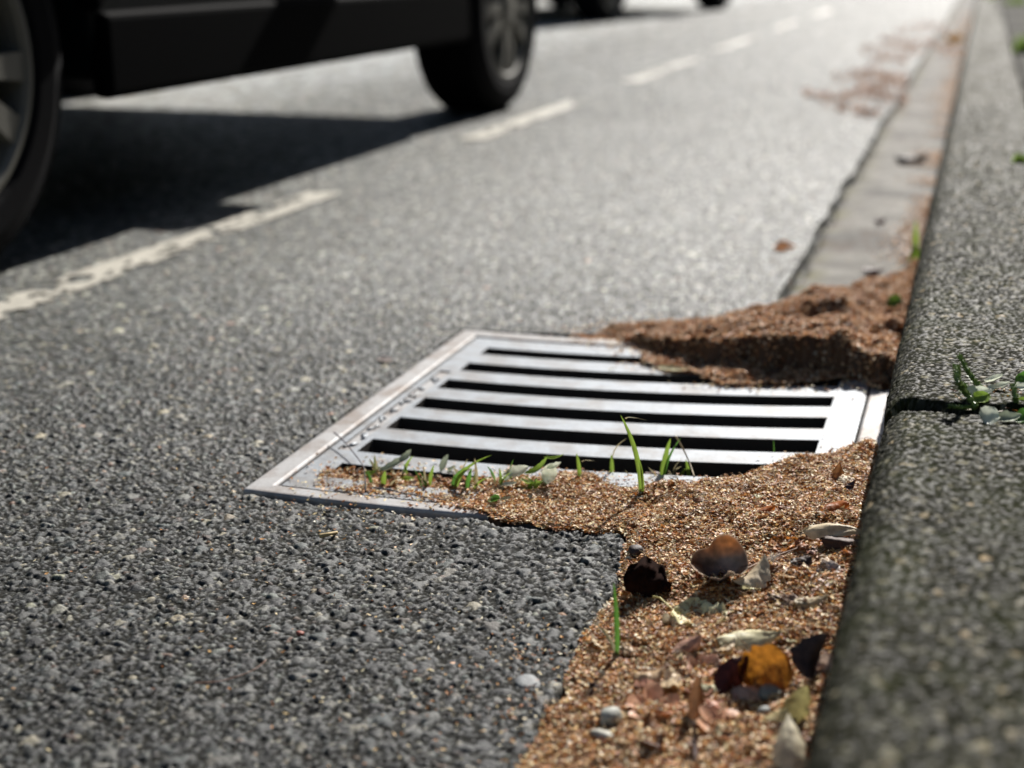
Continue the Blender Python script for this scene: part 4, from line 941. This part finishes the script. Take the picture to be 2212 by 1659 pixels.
pebble('pale grey angular pebble in the litter near the bottom edge', 1318, 1560, .0095, (1, .8, .75), (.36, .36, .31), 1.0)
pebble('grey green round pebble below the amber leaf', 1662, 1506, .0092, (1, .8, .7), (.20, .21, .18), 2.2)
pebble('small pale flat pebble below the angular pebble', 1300, 1592, .0090, (1, .6, .4), (.42, .40, .33), 3.1)
pebble('small grey pebble below the round grey green pebble', 1652, 1545, .0055, (1, .9, .8), (.28, .29, .26), 4.1)
pebble('dark rounded stone lying at the ragged corner of the asphalt', 1373, 1196, .0085, (1, .8, .7), (.05, .035, .03), 5.2)
pebble('pale grey stone set in the ragged edge of the asphalt', 1140, 1475, .0105, (1.1, .8, .22), (.16, .17, .17), 8.4, surface=-.0012)
pebble('small brick red stone on the asphalt', 648, 1370, .0034, (1, .9, .6), (.30, .09, .06), 9.3, surface=-.0005)
pebble('white crumb of stone beside the kerb end of the grate', 1898, 838, .0075, (1, .8, .8), (.62, .58, .52), 10.3, surface=.026)

# grass blades and sprouts
def green_mat(name, col, trans=.45): return translucent_mat(name, col, trans, .45, .4, False, 60, .8, 1.2, 200)
G1 = green_mat('fresh_blade', (.22, .33, .05)); G2 = green_mat('deep_blade', (.10, .24, .04)); G3 = green_mat('dry_blade', (.50, .44, .26), .3); G4 = green_mat('grey_green', (.36, .40, .28), .3); G5 = green_mat('pale_leaf', (.80, .84, .68), .4)
def blade(parent, base, dirx, h, bend, w_, mat, name='blade', tipw=.1):
    """ribbon with a keel; base is local; bend = sideways sweep vector"""
    V = []; n = 12; d = Vector(bend); sidev = Vector((.95, .28, 0)) * math.cos(R(dirx)) + Vector((0, 0, 0)) + Vector((-.28, .95, 0)) * math.sin(R(dirx))
    for i in range(n + 1):
        t = i / n; c = Vector(base) + Vector((0, 0, h * t * (1 - .25 * t * d.length / max(h, 1e-4)))) + d * t * t
        ww = w_ * (math.sin(math.pi * (t * .82 + .16)) ** .7) * (1 if t < .97 else tipw)
        keel = Vector((-sidev.y, sidev.x, 0)) * ww * .35
        V += [c - sidev * ww / 2, c + keel, c + sidev * ww / 2]
    F = [(3 * i + a, 3 * i + a + 1, 3 * i + a + 4, 3 * i + a + 3) for i in range(n) for a in (0, 1)]
    return mesh_np(name, np.array(V), np.array(F), mat, parent, smooth=True)
def sprout(label, px, py, blades, surface='litter', name='grass_sprout', cat='grass sprout', z=None):
    if surface == 'litter': x, y, z = on_litter(px, py)
    else: z = surface; x, y = at(px, py, z)
    e = empty(name, (x, y, z - .001)); tag(e, label, cat); k = 1.22 if py < 1100 and surface == 'litter' else 1
    for b_ in blades: blade(e, Vector(b_[0]) * k, b_[1], b_[2] * k, Vector(b_[3]) * k, b_[4] * k, b_[5])
    return e
sprout('single deep green blade with a dry twin leaning left, at the asphalt edge', 1333, 1420, [((0, 0, 0), 10, .062, (-.006, .008, 0), .0042, G2), ((-.001, 0, 0), 0, .030, (-.024, .014, 0), .0032, G3)])
sprout('tallest green sprout with a dry bent tip, standing on the front of the grate', 1384, 1068, [((0, 0, 0), 5, .070, (-.018, 0, 0), .0042, G1), ((-.014, .002, .062), 0, .006, (.017, .002, -.002), .0026, G3), ((.002, 0, 0), 40, .030, (-.004, .002, 0), .0030, G1)])
sprout('pair of broad green blades springing beside the crumpled brown leaf', 1430, 1046, [((0, 0, 0), 5, .044, (.006, 0, 0), .0052, G1), ((.001, 0, 0), 50, .046, (.013, .004, 0), .0046, G2)])
sprout('short fresh blade with a bare stalk left of the tallest sprout', 1322, 1036, [((0, 0, 0), 5, .024, (-.001, 0, 0), .0036, G1), ((0, .001, .02), 5, .022, (.012, 0, 0), .0012, G3)])
sprout('two small yellow green blades right of the broad pair', 1464, 1052, [((0, 0, 0), 5, .020, (.006, 0, 0), .0048, G1), ((.010, 0, 0), 5, .028, (-.004, 0, 0), .0038, G1), ((-.016, 0, .002), 5, .010, (-.018, .002, 0), .0040, G1)])
sprout('thin budding stalk standing on the near right of the grate', 1668, 1034, [((0, 0, 0), 5, .022, (.002, 0, 0), .0036, G1), ((.001, .001, .004), 30, .034, (-.002, 0, 0), .0016, G2), ((.001, .001, 0), 60, .012, (.008, 0, 0), .0026, G1)])
sprout('short green shoot with a dry loop in the middle of the near slot', 1252, 1034, [((0, 0, 0), 5, .024, (-.003, 0, 0), .0034, G1), ((.002, 0, .016), 5, .005, (.012, 0, 0), .0014, G3)])
sprout('tuft of slanting green blades on the near left of the grate', 985, 1056, [((0, 0, 0), 5, .040, (.030, .006, 0), .0046, G1), ((-.004, .004, 0), 10, .030, (.022, .004, 0), .0050, G2), ((.010, 0, 0), 5, .022, (.004, 0, 0), .0036, G2), ((.018, .002, 0), 5, .030, (-.002, 0, 0), .0026, G3), ((.016, .0, 0), 20, .020, (.016, 0, 0), .0030, G1), ((.020, 0, -.006), 0, .010, (.012, -.012, 0), .0026, G1), ((-.024, .002, 0), 0, .020, (.004, 0, 0), .0032, G1)])
sprout('small upright yellow green shoot at the far left of the weeds', 828, 1052, [((0, 0, 0), 5, .016, (.002, 0, 0), .0044, G1), ((-.012, .002, 0), 30, .014, (-.004, 0, 0), .0030, G2), ((.006, .0, 0), 5, .014, (.010, 0, 0), .0020, G3)])
sprout('two bright green blades against the foot of the kerb beyond the heap', 1975, 575, [((0, 0, 0), 5, .085, (-.004, 0, 0), .011, G1), ((.026, .01, 0), 5, .070, (.010, 0, 0), .010, G1), ((-.006, -.02, 0), 5, .050, (.006, 0, 0), .009, G1), ((.01, .0, 0), 5, .045, (-.012, 0, 0), .008, G1)], surface=-.012)

rf = random.Random(5)
for k in range(22):
    px = rf.choice([rf.uniform(740, 1260), rf.uniform(740, 1260), rf.uniform(1260, 1600)]); py = 1046 + rf.uniform(-6, 10) - (30 if px < 900 else 0)
    sprout('thin short shoot in the row of weeds on the near side of the grate', px, py, [((rf.uniform(-.004, .004), 0, 0), rf.uniform(0, 90), rf.uniform(.008, .022), (rf.uniform(-.012, .012), rf.uniform(-.006, .004), 0), rf.uniform(.0014, .0030), rf.choice([G1, G3, G3, G2])) for _ in range(rf.randint(2, 4))])['group'] = 'thin shoots in the row of weeds'
def round_leaf(parent, c, L, W, yaw, pitch, roll, mat, curl=.4, seed=1, name='leaf'):
    V, F, _ = leaf_verts('oval', L, W, curl, .5, .2, seed, 14, 9)
    V = V @ np.array(rotm(yaw, pitch, roll)).T + np.array(c); return mesh_np(name, V, F, mat, parent, smooth=True)
def weed(label, px, py, leaves, surface='litter', name='weed'):
    if surface == 'litter': x, y, z = on_litter(px, py)
    else: z = surface; x, y = at(px, py, z)
    e = empty(name, (x, y, z)); tag(e, label, 'weed')
    for a in leaves: round_leaf(e, tuple(Vector(a[0]) * 1.25), a[1] * 1.0, a[2] * .95, *a[3:])
    return e
weed('leafy weed with a hooked green leaf, in the middle of the near slot', 1150, 1050, [((.006, 0, .016), .030, .009, 20, 38, 20, G1, .9, 1), ((.018, 0, .026), .020, .005, 15, 10, 10, G1, .6, 2), ((-.004, -.004, .004), .018, .009, 160, 8, 10, G1, .4, 3), ((-.012, .002, .010), .022, .014, 30, 20, 30, G5, .4, 4), ((-.020, .0, .006), .020, .012, 100, 15, -20, G4, .4, 5), ((.004, -.006, .003), .016, .009, 40, 20, 30, G1, .4, 6), ((-.016, -.01, .003), .016, .008, 10, 10, 10, G5, .4, 7)])
weed('pale grey fan shaped weed leaf right of the hooked weed', 1188, 1048, [((0, 0, .010), .022, .017, 80, 55, 10, G5, .3, 8), ((.004, 0, .016), .016, .009, 20, 25, 10, G5, .6, 9), ((-.003, 0, .004), .018, .008, 70, 50, 0, G2, .3, 10)])
weed('small dark green leaf on the litter below the hooked weed', 1070, 1090, [((0, 0, .004), .022, .011, -40, 20, 30, G2, .3, 11), ((.006, .006, .002), .014, .008, 60, 10, 10, G4, .3, 12)])
weed('grey green feathery weed at the left end of the weeds', 880, 1030, [((-.010, 0, .010), .034, .012, 20, 30, 20, G4, .4, 13), ((0, 0, .018), .018, .010, 40, 45, 20, G4, .6, 14), ((-.020, 0, .004), .018, .008, 5, 10, 10, G4, .3, 15), ((-.03, -.008, .002), .014, .008, 30, 10, 10, G1, .4, 16), ((.004, -.01, .002), .016, .007, 0, 5, 10, G1, .4, 17), ((-.014, -.012, .002), .014, .007, 20, 5, 10, G1, .4, 18)])
weed('grey seed head among the slanting blades', 962, 1020, [((0, 0, .008), .020, .010, 60, 60, 0, G4, .3, 19), ((.004, 0, .002), .016, .010, 20, 30, 0, G4, .3, 20)])

# seed fluff on the folded leaf
x, y, z = on_litter(1668, 1232); m = MB()
for k in range(42):
    a = random.uniform(0, 6.28); b = random.uniform(.1, 1.3); L = random.uniform(.006, .011)
    dvec = Vector((math.cos(a) * math.cos(b), math.sin(a) * math.cos(b), math.sin(b))) * L
    m.tube([(0, 0, .004), dvec * .5 + Vector((0, 0, .005)), dvec + Vector((0, 0, .004))], .00013, 3, False)
o = m.build('seed_fluff', leafmat((.8, .78, .74), .4)); o.location = (x, y, z + .004); tag(o, 'white tuft of seed fluff caught on the edge of the folded grey leaf', 'seed fluff')

# plant growing out of the joint of the kerb
M['stonecrop'] = green_mat('mossy_stem', (.16, .24, .06), .15)
kx, ky = at(2118, 878, .162)
kp = empty('kerb_plant', (kx, ky, .160)); tag(kp, 'mossy green plant with finger like stems growing on top of the kerb', 'plant')
def fuzzy(parent, pts, rad, seed, name='stem'):
    rr = random.Random(seed); m = MB(); P_ = [Vector(p) for p in pts]; S = []
    for i in range(len(P_) - 1):
        for k in range(6): S.append(P_[i].lerp(P_[i + 1], k / 6))
    S.append(P_[-1]); n = len(S)
    m.tube(S, [rad * (.75 + .25 * math.sin(i * 2.2)) * (1 - .5 * (i / n) ** 3) for i in range(n)], 8)
    for i in range(n * 16):                     # tiny overlapping scale leaves
        t = rr.random(); j = min(int(t * (n - 1)), n - 2); c = S[j].lerp(S[j + 1], t * (n - 1) - j); d = (S[j + 1] - S[j]).normalized()
        q = Vector((rr.gauss(0, 1), rr.gauss(0, 1), rr.gauss(0, 1))); q = (q - d * q.dot(d)).normalized(); s_ = d.cross(q)
        a = c + q * rad * .7; tip = a + (q * .7 + d * .9) * rad * .9
        m.add([a - s_ * rad * .3, a + s_ * rad * .3, tip], [(0, 1, 2)])
    return m.build(name, M['stonecrop'], parent)
ex = lambda px, py, h: tuple(Vector((*at(px, py, .16 + h), .16 + h)) - kp.location)
fuzzy(kp, [ex(2110, 880, .004), ex(2088, 850, .012), ex(2070, 825, .026), ex(2066, 790, .034)], .0029, 1)
fuzzy(kp, [ex(2128, 850, .006), ex(2110, 828, .016), ex(2090, 800, .026), ex(2073, 768, .036)], .0026, 2)
fuzzy(kp, [ex(2110, 880, .003), ex(2080, 880, .004), ex(2050, 876, .004)], .0022, 3)
fuzzy(kp, [ex(2125, 850, .004), ex(2100, 842, .006), ex(2080, 828, .008)], .0018, 4)
fuzzy(kp, [ex(2196, 880, .004), ex(2194, 860, .012), ex(2190, 830, .020)], .0024, 5)
for k, (px, py, h, L, W, yw, pt, rl, mt) in enumerate(((2112, 850, .010, .026, .012, 10, 10, 30, G5), (2122, 862, .008, .016, .014, 40, 20, 20, G1), (2136, 900, .004, .020, .016, 70, 30, 20, G5), (2158, 836, .008, .020, .009, 10, 20, 10, G5), (2176, 862, .004, .022, .008, 10, 5, 10, G1), (2205, 872, .004, .022, .010, 30, 15, 20, G1), (2150, 820, .012, .018, .010, -20, 30, 10, G5), (2210, 820, .010, .018, .012, 60, 30, 20, G2), (2204, 838, .006, .018, .010, 20, 10, 20, G5), (2218, 900, .004, .024, .014, 40, 20, 20, G2), (2180, 905, .003, .020, .012, 20, 10, 20, G4))):
    round_leaf(kp, ex(px, py, h), L, W, yw, pt, rl, mt, .4, k + 30)
n = 700; r = np.random.default_rng(77); sx = r.normal(0, .016, n) + at(2185, 870, .16)[0]; sy = r.normal(0, .014, n) + at(2185, 870, .16)[1]
sx = np.concatenate([sx, r.normal(at(2090, 872, .16)[0], .006, 40)]); sy = np.concatenate([sy, r.normal(at(2090, 872, .16)[1], .004, 40)])
c3 = chips(sx, sy, np.full(len(sx), .1625), .0052, .003, 0, 78, .4)
o = mesh_np('kerb_top_husks', c3[0], c3[1], M['husk'], cols=c3[2]); tag(o, kind='stuff', label='orange and cream husks caught round the plant on the kerb', cat='leaf litter')

# leafy screen added out of view on the right to shade car and kerb
def added_hedge():
    r = np.random.default_rng(8); n = 26000; X = r.uniform(2.5, 3.6, n); Y = r.uniform(-7, 22, n); Z = r.uniform(-.05, 3.2, n)
    edge = r.random(n); X = np.where(edge < .6, 2.5 + .12 * r.random(n), X); Z = np.where(edge > .8, 3.1 + .15 * r.random(n), Z)
    c = chips(X, Y, Z, .12, .08, 0, 9, 1.2, [(0, (.02, .05, .012)), (1, (.05, .10, .025))])
    e = empty('added_hedge', (3.0, 7, 0)); tag(e, 'tall green leafy screen added out of view on the right to shade the car', 'added_hedge')
    m = MB(); m.box((2.66, -7, -.05), (3.5, 22, 3.05)); a = m.build('added_hedge_core', newmat('added_hedge_inside', (.012, .018, .008), .95, .05)[0]); reparent(a, e)
    b = mesh_np('added_hedge_foliage', c[0], c[1], newmat('added_hedge_leaf', (.035, .075, .018), .6, .3)[0]); reparent(b, e)
added_hedge()
# verge tufts at the top right
random.seed(5)
def tuft(label, px, py, h, n, spread, surface=.158):
    x, y = at(px, py, surface); m = MB(); e = None; V = []; F = []
    for k in range(n):
        a = random.uniform(0, 6.28); rr = spread * math.sqrt(random.random()); bx, by = rr * math.cos(a), rr * math.sin(a); hh = h * random.uniform(.5, 1); bw = random.uniform(.004, .008)
        th = random.uniform(0, 3.14); lean = (random.uniform(-.5, .5) * hh, random.uniform(-.5, .5) * hh); b0 = len(V)
        for i in range(6):
            t = i / 5; wv = bw * (1 - t) + .0004; cx, cy = bx + lean[0] * t * t, by + lean[1] * t * t
            V += [(cx - wv * math.cos(th), cy - wv * math.sin(th), hh * t), (cx + wv * math.cos(th), cy + wv * math.sin(th), hh * t)]
        F += [(b0 + 2 * i, b0 + 2 * i + 1, b0 + 2 * i + 3, b0 + 2 * i + 2) for i in range(5)]
    o = mesh_np('grass_tuft', np.array(V), np.array(F), G1 if h < .2 else G2, smooth=True); o.location = (x, y, surface); tag(o, label, 'grass'); return o
tuft('small green tuft at the right edge of the photo, on the pavement', 2216, 112, .08, 60, .04)
tuft('green tuft at the top right corner, farther along the pavement', 2196, 8, .07, 60, .07)
tuft('tiny moss green tuft on the right of the kerb, halfway up', 2206, 352, .02, 40, .012)
tuft('green tuft straddling the kerb line at the very top of the photo', 2142, -4, .06, 60, .05)
